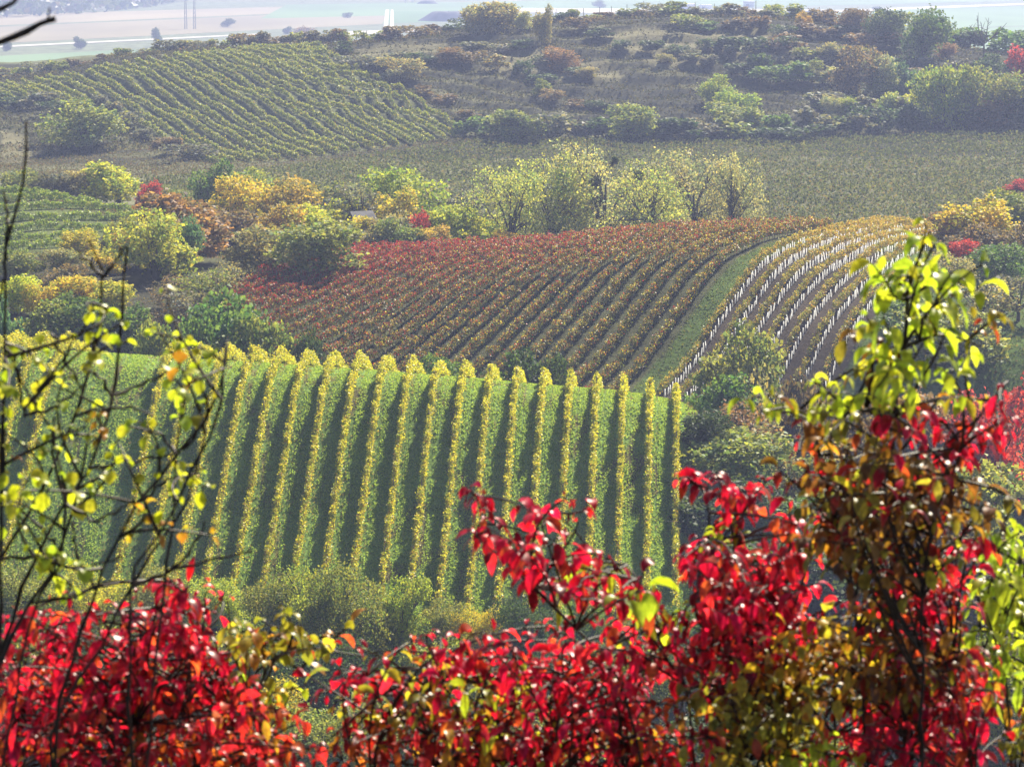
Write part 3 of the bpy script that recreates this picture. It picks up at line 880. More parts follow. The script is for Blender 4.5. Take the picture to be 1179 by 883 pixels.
# far hill
def along(pts, step, hp, wp, cols, label, group, kind='small', Y=None, dv=3):
    P_ = np.array(pts, float); seg = np.hypot(*np.diff(P_, axis=0).T); cum = np.concatenate([[0], np.cumsum(seg)])
    t = 0
    while t < cum[-1]:
        u = np.interp(t, cum, P_[:, 0]); v = np.interp(t, cum, P_[:, 1]) + random.uniform(-dv, dv)
        h = hp * random.uniform(.75, 1.4); w = wp * 1.3 * random.uniform(.75, 1.3)
        c = random.choice(cols)
        if Y: plant(u, v - h, Y + random.uniform(-4, 4), w, c, label, kind, group)
        else: plant(u, v - h, None, w, c, label, kind, group, vb=v)
        t += step * 1.8 * random.uniform(.75, 1.25)
along([(-20, 93), (60, 88), (130, 76), (200, 62), (250, 55), (330, 50), (400, 52)], 9, 11, 20, ['grey', 'brown', 'olive'], 'low grey-brown bush of the hedge topping the far green vineyard', 'hedge along the far vineyard top', Y=778)
along([(400, 52), (480, 44), (560, 34), (600, 30), (680, 24), (780, 18), (900, 20), (960, 28)], 10, 10, 22, ['grey', 'brown', 'dark', 'olive'], 'low grey-brown bush on the crest of the far hill', 'bushes on the far crest', Y=774)
along([(960, 32), (1040, 42), (1110, 56), (1190, 68)], 14, 20, 30, ['dark', 'olive', 'brown', 'green'], 'dark bush on the right shoulder of the far hill', 'bushes on the right shoulder of the far hill', Y=768)
along([(540, 160), (620, 160), (700, 162), (780, 163), (860, 162), (930, 160)], 15, 24, 38, ['olive', 'dark', 'grey', 'green'], 'dull bush in the hedge at the foot of the far hill', 'hedge at the foot of the far hill')
along([(930, 158), (1000, 156), (1080, 152), (1190, 148)], 17, 28, 36, ['grey', 'brown', 'dark'], 'grey-brown bush in the right end of the foot hedge', 'right end of the hedge at the foot of the far hill')
along([(110, 128), (150, 150), (190, 175), (225, 190)], 11, 16, 26, ['grey', 'brown'], 'greyish bush below the corner of the far green vineyard', 'bushes below the far green vineyard')
along([(-10, 120), (40, 124), (70, 130)], 14, 14, 30, ['dark', 'grey'], 'dark bush at the left below the far green vineyard', 'bushes left below the far green vineyard')
along([(395, 66), (440, 90), (500, 120), (548, 146)], 14, 14, 24, ['dark', 'brown', 'grey'], 'dark bush along the right edge of the far green vineyard', 'bushes along the right edge of the far green vineyard')
# scattered on the slope
along([(420, 78), (520, 74), (610, 92), (640, 120), (700, 130)], 17, 14, 26, ['grey', 'brown', 'dark', 'straw'], 'small dry bush scattered on the middle of the far slope', 'dry bushes on the far slope')
along([(540, 62), (620, 60), (640, 80), (690, 100)], 18, 10, 26, ['grey', 'dark'], 'dark bush on the terrace under the far crest', 'bushes on the terrace under the far crest')
along([(670, 36), (720, 60), (790, 66), (860, 90)], 15, 13, 26, ['dark', 'grey', 'brown'], 'dark bush on the diagonal bank of the far slope', 'bushes on the diagonal bank')
along([(790, 34), (870, 38), (960, 44), (1030, 60)], 15, 15, 28, ['dark', 'olive', 'green', 'brown'], 'dark green bush just under the right half of the far crest', 'bushes under the right half of the far crest')
along([(820, 60), (900, 62), (980, 76), (1060, 90), (1150, 100)], 15, 18, 32, ['dark', 'olive', 'green', 'grey', 'brown'], 'mixed green bush on the upper right of the far slope', 'bushes on the upper right of the far slope')
along([(870, 92), (940, 96), (1000, 110), (1080, 118), (1180, 122)], 16, 20, 34, ['olive', 'grey', 'dark', 'green', 'pale'], 'mixed dull bush half way up the right of the far slope', 'bushes half way up the right of the far slope')
along([(940, 130), (1010, 136), (1090, 138), (1190, 136)], 18, 20, 36, ['olive', 'dark', 'grey'], 'dull bush low on the right of the far slope', 'bushes low on the right of the far slope')
for u, vt, vb, w, col, lab, kind in [
    (94, 116, 158, 80, 'olive', 'broad pale olive bush left below the far green vineyard', 'bush'),
    (350, 32, 50, 30, 'rust', 'round rust-brown bush on the hedge above the far green vineyard', 'bush'),
    (546, 8, 40, 40, 'straw', 'straw-coloured bush, left of the pair standing up on the far crest', 'bush'),
    (574, 4, 38, 44, 'straw', 'straw-coloured bush, taller of the pair standing up on the far crest', 'bush'),
    (600, 14, 36, 20, 'pale', 'slim pale bush right of the straw-coloured pair on the far crest', 'bush'),
    (624, 8, 52, 22, 'straw', 'slim upright straw-coloured tree on the far crest', 'tree'),
    (518, 56, 76, 30, 'rust', 'rust-brown bush under the far crest', 'bush'),
    (462, 66, 92, 44, 'straw', 'dry brown bush beside the top corner of the far green vineyard', 'bush'),
    (640, 56, 76, 40, 'rust', 'reddish-brown bush on the slope under the slim crest tree', 'bush'),
    (676, 78, 94, 24, 'straw', 'small pale bush in the middle of the far slope', 'bush'),
    (626, 92, 112, 22, 'olive', 'small olive bush in the middle of the far slope', 'bush'),
    (768, 62, 74, 20, 'straw', 'small straw bush beside the bank', 'bush'),
    (826, 88, 122, 36, 'lime', 'yellow-green bush, highest of the three in a line on the far slope', 'bush'),
    (848, 106, 136, 42, 'lime', 'yellow-green bush, middle of the three in a line on the far slope', 'bush'),
    (838, 120, 158, 62, 'olive', 'wide olive bush, lowest of the three in a line on the far slope', 'bush'),
    (726, 122, 164, 54, 'olive', 'round olive bush in the foot hedge of the far hill', 'bush'),
    (604, 128, 162, 60, 'olive', 'round olive bush beside the hunting stand', 'bush'),
    (925, 14, 34, 18, 'orange', 'small orange tree on the far crest', 'tree'),
    (984, 12, 44, 28, 'brown', 'dark brown tree on the far crest', 'tree'),
    (1020, 12, 56, 40, 'dark', 'dark green tree on the far crest, left of the wide one', 'tree'),
    (1062, 13, 78, 54, 'green', 'wide green tree on the right of the far crest', 'tree'),
    (1088, 50, 68, 24, 'rust', 'small pinkish bush under the wide green crest tree', 'bush'),
    (950, 50, 74, 24, 'straw', 'small straw-pink bush on the upper right of the far slope', 'bush'),
    (986, 54, 110, 52, 'brown', 'brown-olive tree half way up the right of the far slope', 'tree'),
    (1016, 66, 116, 40, 'pale', 'silvery tree half way up the right of the far slope', 'tree'),
    (1050, 74, 118, 36, 'bluegreen', 'blue-green tree right of the silvery one', 'tree'),
    (1086, 78, 150, 56, 'lime', 'tall yellow-topped tree on the right of the far slope', 'tree'),
    (1122, 78, 146, 50, 'olive', 'tall olive tree right of the yellow-topped tree', 'tree'),
    (1158, 86, 144, 54, 'olive', 'tall olive tree near the right border of the far slope', 'tree'),
    (1176, 46, 100, 36, 'red', 'pinkish-red tree at the right border of the far hill', 'tree'),
    (1140, 64, 94, 40, 'dark', 'dark bush left of the pinkish-red tree', 'bush'),
    (926, 70, 94, 34, 'olive', 'round olive bush left of the brown-olive tree', 'bush'),
    (954, 112, 140, 26, 'pale', 'pale green bush, first of four bright ones near the hill foot', 'bush'),
    (978, 114, 138, 28, 'lime', 'low yellow-green bush, second of four bright ones near the hill foot', 'bush'),
    (1018, 108, 138, 30, 'lemon', 'brightest lemon bush near the hill foot', 'bush'),
    (1046, 108, 138, 32, 'yellow', 'yellow bush right of the brightest lemon bush', 'bush'),
]: plant(u, vt, None, w * 1.1, col, lab, kind, vb=vb)

# dead tree on the far crest
def dead_tree(u, vb, vt):
    x, Y = ground(u, vb); z = Tz(x, Y); h = zv(vt, Y) - z
    r = np.random.default_rng(3); root = empty('dead_tree', (x, Y, z)); mb = MB()
    mb.tube([(0, 0, -.2), (.1, 0, h*.35), (-.1, 0, h*.5)], [.3, .22, .2], 6)
    tag(root, 'bare dead tree with forked limbs on the far crest', 'dead tree')
    mb.build('trunk', M_BARK, root)
    mb = MB()
    for dx, dz in ((-.28, 1.0), (-.5, .8), (.15, .95), (.55, .75), (.75, .85), (-.1, .85)):
        p0 = np.array([0, 0, h*.42]); p1 = np.array([dx*h*.35, r.normal(0, .4), h*(.42 + (dz-.42)*.5)]); p2 = np.array([dx*h*.6, r.normal(0, .6), h*dz])
        mb.tube([p0, p1, p2], [.18, .12, .04], 5)
        for k in range(7):
            a = p1 + (p2 - p1) * r.uniform(-.3, .9); e = r.normal(size=3) * .9; e[2] = abs(e[2]) * 1.1
            mb.tube([a, a + e*.6, a + e], [.07, .05, .02], 4)
    mb.build('limbs', M_BARK, root)
dead_tree(1132, 76, 18)

# ------------------------------------------------------------------ small built things
def wire_fence(uvs, Y, label, hpost=1.5):
    x0 = at_u(uvs[0], Y, 40); root = empty('wire_fence', (x0, Y, Tz(x0, Y))); base = root.location.copy()
    tops = []
    for u in uvs:
        y = Y + random.uniform(-1, 1); x = at_u(u, y, 40); z = Tz(x, y); h = hpost * random.uniform(.8, 1.25)
        mb = MB(); mb.tube([(x, y, z - .3), (x + random.uniform(-.1, .1), y, z + h)], [.1, .085], 6); mb.build('post', M_POST, root, off=base)
        tops.append((x, y, z + h * .85))
    mb = MB(); mb.tube(tops, .012, 4); mb.tube([(a, b, c - .5) for a, b, c in tops], .012, 4); mb.build('wire', M_METAL, root, off=base)
    tag(root, label, 'fence')
wire_fence([262, 276, 300, 318, 372, 384, 398, 410, 422, 436, 452], 783, 'thin post-and-wire fence behind the hedge left of the far crest', 3.0)
wire_fence([640, 655, 672, 690, 704, 722, 741, 760, 778, 800, 822, 845, 870, 890, 908, 921], 783, 'thin post-and-wire fence along the top of the far crest', 3.2)

def shed(u, v, wpx, hpx, dpt, label, col=M_WALLW):
    x, Y = ground(u, v, 1160); w = wpx / F * Y; h = hpx / F * Y; z = Tz(x, Y)
    root = empty('shed', (x, Y, z))
    m = MB(); m.box((0, 0, h*.4), (w, dpt, h*.8)); m.build('wall', col, root)
    m = MB(); m.add([(-w/2 - .4, -dpt/2 - .4, h*.8), (w/2 + .4, -dpt/2 - .4, h*.8), (w/2 + .4, 0, h), (-w/2 - .4, 0, h), (-w/2 - .4, dpt/2 + .4, h*.8), (w/2 + .4, dpt/2 + .4, h*.8)],
                    [(0, 1, 2, 3), (3, 2, 5, 4), (0, 4, 5, 1), (0, 3, 3, 4), (1, 5, 2, 2)]) if False else m.prism([(-w/2 - .4, -dpt/2 - .4), (w/2 + .4, -dpt/2 - .4), (w/2 + .4, dpt/2 + .4), (-w/2 - .4, dpt/2 + .4)], h*.802, h)
    m.build('roof', M_WALLW, root)
    for k in range(max(1, int(w // 8))):
        m = MB(); m.box((-w/2 + 4 + k*8, -dpt/2 - .05, h*.35), (3, .12, h*.4)); m.build('door', M_ROOF, root)
    tag(root, label, 'building')
for a in [(752, 12, 12, 4, 12, 'small low white shed, first of the row beyond the far crest'), (768, 11.5, 16, 5, 14, 'low white shed left of the longest one beyond the far crest'),
          (790, 11, 20, 6, 16, 'longest low white building beyond the far crest'), (812, 11, 14, 5, 12, 'low white shed right of the longest white building'),
          (862, 9, 12, 7, 12, 'bluish-white shed standing alone beyond the far crest'), (918, 11, 10, 4, 10, 'small white shed farthest right beyond the far crest')]:
    shed(*a)
# dark spoil heap
def heap(u, v, wpx, hpx, label, name='earth_mound'):
    x, Y = ground(u, v, 1160); w = wpx / F * Y; h = hpx / F * Y; z = Tz(x, Y); mb = MB()
    n, m = 24, 8; vv = []
    for i in range(m + 1):
        a = i / m
        for j in range(n):
            t = j / n * 2 * math.pi; rr = (1 - a) * (1 + .1 * math.sin(3*t))
            vv.append((w/2*rr*math.cos(t), w/4*rr*math.sin(t), h * min(1, 1.9*a) * (1 + .05*math.sin(t*5)) - .2))
    q = [(i*n + j, i*n + (j+1) % n, (i+1)*n + (j+1) % n, (i+1)*n + j) for i in range(m) for j in range(n)]
    mb.add(vv, q); o = mb.build(name, noise_material('dark_earth', (.06, .06, .07), (.10, .10, .11), .1), None, True); o.location = (x, Y, z)
    tag(o, label, 'earth mound')
heap(516, 25, 70, 11, 'dark flat-topped earth mound beside the white track')
heap(492, 5, 26, 4, 'small dark mound far out on the plain')

def pylon(u, v, gap, label):
    x, Y = ground(u, v, 1160); z = Tz(x, Y); g = gap / F * Y; H = 34
    root = empty('power_pylon', (x, Y, z))
    for s in (-1, 1):
        m = MB()
        for a in (-.7, .7):
            for b in (-.7, .7): m.tube([(s*g/2 + a*1.4, b*1.4, 0), (s*g/2 + a*.6, b*.6, H)], [.22, .16], 4)
        for k in range(9):
            zz = H * k / 9; m.tube([(s*g/2 - .8, 0, zz), (s*g/2 + .8, 0, zz + H/9)], .12, 4); m.tube([(s*g/2 + .8, 0, zz), (s*g/2 - .8, 0, zz + H/9)], .12, 4)
        m.build('leg', M_METAL, root)
    m = MB(); m.box((0, 0, H*.9), (g*2.4, 1, 1.2)); m.build('crossarm', M_METAL, root)
    tag(root, label, 'power pylon')
pylon(219, 34, 10, 'tall two-legged lattice power pylon on the far plain')
pylon(471, 4, 8, 'more distant two-legged power pylon on the plain')

for u, vb, vt, w, lab in [(262, 28, 22, 16, 'small hazy bush left of the far pylon field edge'), (330, 38, 31, 14, 'small hazy bush by the field lane above the rust-brown hedge bush'), (400, 20, 15, 10, 'tiny hazy tree on the plain left of the white track'),
                          (690, 6, 1, 14, 'tiny hazy tree on the plain above the slim crest tree'), (1010, 14, 8, 10, 'tiny hazy tree on the plain above the dark crest tree'), (93, 57, 43, 18, 'round hazy tree on the field lane of the plain'), (181, 54, 33, 12, 'slim hazy tree on the field lane of the plain'), (8, 60, 48, 10, 'small faint tree at the left border of the plain')]:
    x, Y = ground(u, vb, 1160); plant(u, vt, Y, w, 'dark', lab, 'tree')

def hunting_stand(u, vb, vt, label):
    x, Y = ground(u, vb); z = Tz(x, Y); h = zv(vt, Y) - z; root = empty('hunting_stand', (x, Y, z))
    m = MB(); m.box((0, 0, h*.74), (1.6, 1.5, h*.34)); m.build('cabin', M_POST, root)
    m = MB(); m.box((0, 0, h*.95), (2.0, 1.9, .12)); m.build('roof', M_ROOF, root)
    m = MB(); m.box((0, -.76, h*.8), (1.0, .04, h*.12)); m.build('window', M_TWIG, root)
    for a in (-1, 1):
        for b in (-1, 1):
            m = MB(); m.tube([(a*1.1, b*1.0, -.1), (a*.7, b*.65, h*.58)], [.09, .08], 6); m.build('leg', M_POST, root)
    m = MB()
    for a in (-.25, .25): m.tube([(a, -1.9, 0), (a, -.8, h*.6)], .05, 5)
    for k in range(1, 7): m.tube([(-.25, -1.9 + 1.1*k/7, h*.6*k/7), (.25, -1.9 + 1.1*k/7, h*.6*k/7)], .04, 4)
    m.build('ladder', M_POST, root); tag(root, label, 'hunting stand')
hunting_stand(628, 164, 132, 'small wooden hunting stand on legs before the foot hedge')
def box_on_field(u, v, label):
    x, Y = ground(u, v); z = Tz(x, Y); root = empty('beehive', (x, Y, z))
    m = MB(); m.box((0, 0, .5), (1.1, .8, .8)); m.build('body', M_WHITE, root)
    m = MB(); m.box((0, 0, .95), (1.25, .95, .1)); m.build('lid', M_METAL, root); tag(root, label, 'beehive')
box_on_field(699, 164, 'small white box at the foot hedge of the far hill')
def hut(u, v, Y, label):
    x = at_u(u, Y, v); z = Tz(x, Y); top = zv(v, Y) - z; root = empty('hut', (x, Y, z))
    m = MB(); m.box((0, 0, top*.38), (3.0, 3.0, top*.76)); m.build('wall', M_POST, root)
    m = MB(); w = 1.9
    m.add([(-w, -w, top*.72), (w, -w, top*.72), (w, 0, top), (-w, 0, top), (-w, w, top*.72), (w, w, top*.72)], [(0, 1, 2, 3), (3, 2, 5, 4)])
    m.build('roof', M_ROOF, root); m = MB(); m.box((.4, -1.52, top*.3), (.9, .08, top*.5)); m.build('door', M_TWIG, root)
    root.rotation_euler[2] = .5
    tag(root, label, 'hut')
hut(416, 243, 443, 'small hut with a grey roof peeping out of the golden bushes')

# far wood on the plain
def far_wood():
    r = np.random.default_rng(2); n = 14000
    u = r.uniform(-250, 300, n); Y = r.uniform(2500, 3500, n)
    x = (u - CX) / F * Y; zz = -80 + 0*x
    uu, vv = proj(x, Y, zz)
    line = np.interp(uu, [-250, 0, 90, 150, 205, 300], [30, 22, 17, 12, 4, -10])
    k = vv < line; x, Y = x[k], Y[k]; n = len(x)
    hgt = 14 + 4*np.sin(x*.05) + 3*np.sin(Y*.03)
    pos = np.stack([x, Y, -80 + hgt * r.uniform(.1, 1, n)], 1)
    v, q = cards(pos, r.uniform(5, 9, n), .9, .3, r)
    t = pick(r, n, [(.06, .09, .05), (.09, .11, .05), (.12, .10, .05)], [.5, .3, .2])
    tag(mesh_np('forest', v, q, M_VINE, np.repeat(t, 4, 0)), 'distant hazy woodland at the edge of the plain', 'forest', kind='stuff')
far_wood()

#FOREGROUND
# ------------------------------------------------------------------ undergrowth (one mass)
def undergrowth():
    r = np.random.default_rng(21); V, Q, Tn = [], [], []; n0 = 0
    def area(n, u0, u1, y0, y1, cols, w, hgt, size, cond=None, thr=-.1):
        nonlocal n0
        u = r.uniform(u0, u1, n); y = r.uniform(y0, y1, n); x = (u - CX) / F * y
        k = (wob(x * .8 + 7, y * .35) + .6 * wob(x * .23, y * .13 + 4)) > thr + r.normal(0, .25, n)
        if cond is not None: k &= cond(x, y)
        x, y = x[k], y[k]; z = T(x, y)
        hh = hgt * np.clip(.6 + .6 * wob(x * 1.3, y * .8 + 3), .15, 1.4)
        pos = np.stack([x, y, z + hh * r.uniform(0, 1, len(x))], 1)
        v, q = cards(pos, size * r.uniform(.6, 1.5, len(x)), .6, 0, r)
        V.append(v); Q.append(q + n0); Tn.append(np.repeat(pick(r, len(x), cols, w), 4, 0)); n0 += len(v)
    DRY = [(.17, .14, .08), (.12, .10, .06), (.24, .20, .10), (.10, .12, .05), (.17, .10, .07)]
    def not_field(x, y):
        uu, vv = proj(x, y, T(x, y)); k = ~in_poly(uu, vv, POLY_C)
        for pl in PATCHES: k &= ~in_poly(uu, vv, pl) | (np.sin(x * 3 + y) > .7)
        return k
    area(90000, -60, 1240, 625, 780, [(.06, .06, .035), (.09, .085, .045), (.05, .065, .03), (.15, .14, .07), (.08, .06, .04)], [.3, .25, .25, .1, .1], 1.1, .55, not_field, -.8)
    area(34000, -60, 640, 560, 632, DRY, [.25, .25, .1, .3, .1], .7, .35, lambda x, y: ~in_poly(*proj(x, y, T(x, y)), POLY_D), -.9)
    area(16000, -60, 1240, 765, 790, DRY, [.3, .3, .1, .2, .1], 1.6, .6, None, -2)
    area(26000, -60, 330, 312, 402, DRY, [.3, .15, .25, .2, .1], .7, .25, lambda x, y: (x < xb(y) - 1.0))
    area(14000, 240, 800, 306, 324, DRY, [.3, .15, .25, .2, .1], .7, .25)
    area(14000, 150, 700, 404, 440, DRY, [.3, .15, .25, .2, .1], .6, .3)
    area(20000, 1010, 1260, 325, 440, DRY, [.3, .1, .3, .2, .1], .7, .28)
    area(36000, 792, 1260, 225, 325, DRY, [.2, .2, .25, .25, .1], .9, .25, None, -.6)
    area(26000, -60, 1260, 205, 252, [(.10, .14, .04), (.2, .22, .06), (.14, .12, .06)], [.5, .25, .25], .9, .2, None, -.8)
    area(24000, -100, 1260, 440, 475, DRY, [.2, .3, .1, .3, .1], .5, .35, None, -.5)
    o = mesh_np('undergrowth', np.concatenate(V), np.concatenate(Q), M_DULL, np.concatenate(Tn))
    tag(o, 'dry weeds and brambles covering the banks and slopes', 'undergrowth', kind='stuff')
undergrowth()

# ------------------------------------------------------------------ near shrubs
def near_leaves(p, d, L, W, droop, fold, tint, r):
    """curved leaves: start p, direction d, length L, width W (arrays)"""
    n = len(p); K = 6
    prof = np.array([.06, .62, .98, .92, .55, .03]); pts = [p]; dirs = [d]
    cur = d.copy(); pos = p.copy()
    for i in range(1, K):
        cur = cur + np.array([0, 0, -1.0]) * droop[:, None] / (K - 1); cur /= np.linalg.norm(cur, axis=1, keepdims=True)
        pos = pos + cur * (L / (K - 1))[:, None]; pts.append(pos.copy()); dirs.append(cur.copy())
    side0 = np.cross(d, np.array([0, 0, 1.0])) + r.normal(0, .35, (n, 3)); side0 /= np.linalg.norm(side0, axis=1, keepdims=True)
    V = np.zeros((n, K, 3, 3)); Tt = np.zeros((n, K, 3, 3))
    edge = 1 + r.normal(0, .05, (n, K))
    for i in range(K):
        s = side0 - dirs[i] * (side0 * dirs[i]).sum(1, keepdims=True); s /= np.linalg.norm(s, axis=1, keepdims=True)
        nm = np.cross(s, dirs[i]); w = (W * prof[i] * .5 * edge[:, i])[:, None]
        V[:, i, 1] = pts[i]
        V[:, i, 0] = pts[i] - s * w + nm * w * fold[:, None]
        V[:, i, 2] = pts[i] + s * w + nm * w * fold[:, None]
        Tt[:, i, :] = tint[:, None]
        Tt[:, i, 1] *= .85
    j = []
    for i in range(K - 1):
        for c in (0, 1): j.append((i*3 + c, i*3 + c + 1, (i+1)*3 + c + 1, (i+1)*3 + c))
    Q = (np.arange(n)[:, None, None] * (K*3) + np.array(j)[None]).reshape(-1, 4)
    return V.reshape(-1, 3), Q, np.clip(Tt.reshape(-1, 3), 0, .95)

PAL = {
    'red': ([(.78, .012, .055), (.60, .008, .04), (.85, .035, .06), (.26, .006, .02), (.72, .13, .05)], [.30, .22, .18, .2, .1]),
    'crimson': ([(.80, .012, .065), (.60, .008, .045), (.88, .04, .07), (.24, .006, .02), (.70, .12, .05)], [.32, .22, .14, .22, .10]),
    'redorange': ([(.60, .03, .03), (.68, .17, .04), (.45, .02, .03), (.6, .32, .05), (.32, .03, .03)], [.35, .25, .15, .1, .15]),
    'lime': ([(.46, .60, .05), (.56, .64, .06), (.32, .46, .05), (.66, .64, .06)], [.35, .3, .2, .15]),
    'olive': ([(.38, .36, .05), (.50, .42, .05), (.26, .28, .05), (.55, .28, .05), (.5, .1, .04)], [.3, .28, .2, .14, .08]),
    'gold': ([(.62, .46, .05), (.60, .34, .04), (.42, .40, .05), (.45, .22, .04)], [.35, .25, .2, .2]),
    'brown': ([(.24, .10, .03), (.34, .19, .04), (.15, .07, .03), (.34, .30, .05), (.42, .04, .03)], [.3, .23, .2, .17, .1]),
    'yellow': ([(.56, .62, .04), (.45, .58, .04), (.62, .62, .06)], [.4, .3, .3]),
}
SHRUB_DEPTH = {}
def shrub(label, Y, stems, blobs, seed, rs=.011, leaf=(.053, .43), bark=None, dens=.0105, name='shrub', cat='shrub', droop=(1.3, 3.2), extra_twigs=(), knobs=False):
    r = np.random.default_rng(seed); bark = bark or M_TWIG
    u0 = stems[0][0][0]; bx = at_u(u0, Y, 880); base = np.array([bx, Y, Tz(bx, Y)])
    root = empty(name, base); tag(root, label, cat)
    allp = []
    for si, st in enumerate(stems):
        rad = rs
        if isinstance(st[-1], float): rad, st = st[-1], st[:-1]
        yy = Y + r.uniform(-.25, .25)
        pts = [np.array(P(u, v, yy + r.normal(0, .02) + .25 * (i / len(st)))) for i, (u, v) in enumerate(st)]
        if st[0][1] > 840 or si == 0:             # continue down to the ground
            b = np.array([pts[0][0] + r.normal(0, .1), yy, 0.0]); b[2] = Tz(b[0], b[1]) - .05
            pts = [b, b * .5 + pts[0] * .5 + np.array([r.normal(0, .04), 0, 0])] + pts
        # smooth path with small kinks
        pts = np.array(pts); seg = np.linalg.norm(np.diff(pts, axis=0), axis=1); cum = np.concatenate([[0], np.cumsum(seg)])
        tt = np.linspace(0, cum[-1], max(6, int(cum[-1] / .07)))
        path = pchip(cum, pts, tt); path[1:-1] += r.normal(0, .0028, (len(path) - 2, 3))
        rr = np.interp(tt, [0, cum[-1]], [rad, max(.0022, rad * .28)])
        if knobs: rr = rr * (1 + .35 * (np.sin(tt * 38) > .8))
        mb = MB(); mb.tube(path, rr, 7); mb.build('stem', bark, root, True, off=base)
        allp.append(path)
    AP = np.concatenate(allp)
    tw = MB(); Lp, Ld, Ll, Lw, Lt = [], [], [], [], []
    for bl in blobs:
        u, v, ru, rv, pal = bl[:5]; opt = bl[5] if len(bl) > 5 else {}
        n = max(3, int(math.pi * ru * rv * dens * 2.0 * opt.get('k', 1))); nt = max(1, n // 7)
        Lk = opt.get('L', leaf[0]); cols, w = PAL[pal]
        for _ in range(nt):
            a = r.uniform(0, 2*math.pi); q = math.sqrt(r.uniform(0, 1))
            tip = np.array(P(u + ru*q*math.cos(a), v + rv*q*math.sin(a) - 8, Y + r.uniform(-.45, .45) * min(1, ru / 40 + .2)))
            dist = np.linalg.norm(AP - tip, axis=1) + 1.2 * np.maximum(0, AP[:, 2] - tip[2] + .02)
            c = AP[r.choice(np.argsort(dist)[:8])]
            v0 = tip - c; ln = np.linalg.norm(v0)
            if ln > .5: pass
            mid = c + v0 * .5 + np.array([r.normal(0, .04), r.normal(0, .04), .10 * ln + r.normal(0, .02)])
            s = np.linspace(0, 1, 9)[:, None]; path = (1-s)**2 * c + 2*s*(1-s) * mid + s*s * tip
            tw.tube(path, np.linspace(.0042, .0018, 9), 4)
            # opposite pairs along the outer end
            cum = np.concatenate([[0], np.cumsum(np.linalg.norm(np.diff(path, axis=0), axis=1))]); tot = cum[-1]
            span = min(tot * .95, .05 * 4)
            ph = r.uniform(0, 6.28)
            for j in range(4):
                tpos = tot - span * j / 3.2
                if tpos < 0: break
                pp = np.array([np.interp(tpos, cum, path[:, k]) for k in range(3)])
                td = path[-1] - path[-3]; td /= np.linalg.norm(td) + 1e-9
                e1 = np.cross(td, [0.1, .3, 1.0]); e1 /= np.linalg.norm(e1); e2 = np.cross(td, e1)
                for sgn in ((1, -1) if j else (1, -1)):
                    if r.uniform() < .12: continue
                    an = ph + j * 1.57; out = (e1 * math.cos(an) + e2 * math.sin(an)) * sgn
                    d = out * .8 + td * .55 + np.array([0, 0, .25]) + r.normal(0, .18, 3); d /= np.linalg.norm(d)
                    ell = Lk * r.choice([r.uniform(.45, .8), r.uniform(.8, 1.3)])
                    st = pp + d * .008
                    tw.tube([pp, pp + d * .012], [.0017, .0012], 4)
                    Lp.append(st); Ld.append(d); Ll.append(ell); Lw.append(ell * leaf[1] * r.uniform(.8, 1.2)); Lt.append(cols[r.choice(len(cols), p=np.array(w) / sum(w))])
    for pts in extra_twigs:
        pp = np.array([np.array(P(u, v, Y + r.normal(0, .02))) for u, v in pts]); cum = np.concatenate([[0], np.cumsum(np.linalg.norm(np.diff(pp, axis=0), axis=1))])
        tt = np.linspace(0, cum[-1], 12); path = pchip(cum, pp, tt); path[1:-1] += r.normal(0, .003, (10, 3))
        rr = np.linspace(.0036, .0018, 12)
        if knobs: rr = rr * (1 + .5 * (np.arange(12) % 3 == 2))
        tw.tube(path, rr, 5)
    if tw.v: tw.build('twigs', bark, root, True, off=base)
    if Lp:
        n = len(Lp); a = np.array
        v, q, t = near_leaves(a(Lp), a(Ld), a(Ll), a(Lw), r.uniform(*droop, n), r.uniform(.05, .55, n), a(Lt), r)
        mesh_np('leaves', v - base, q, M_LEAF, t, root, True)
    return root

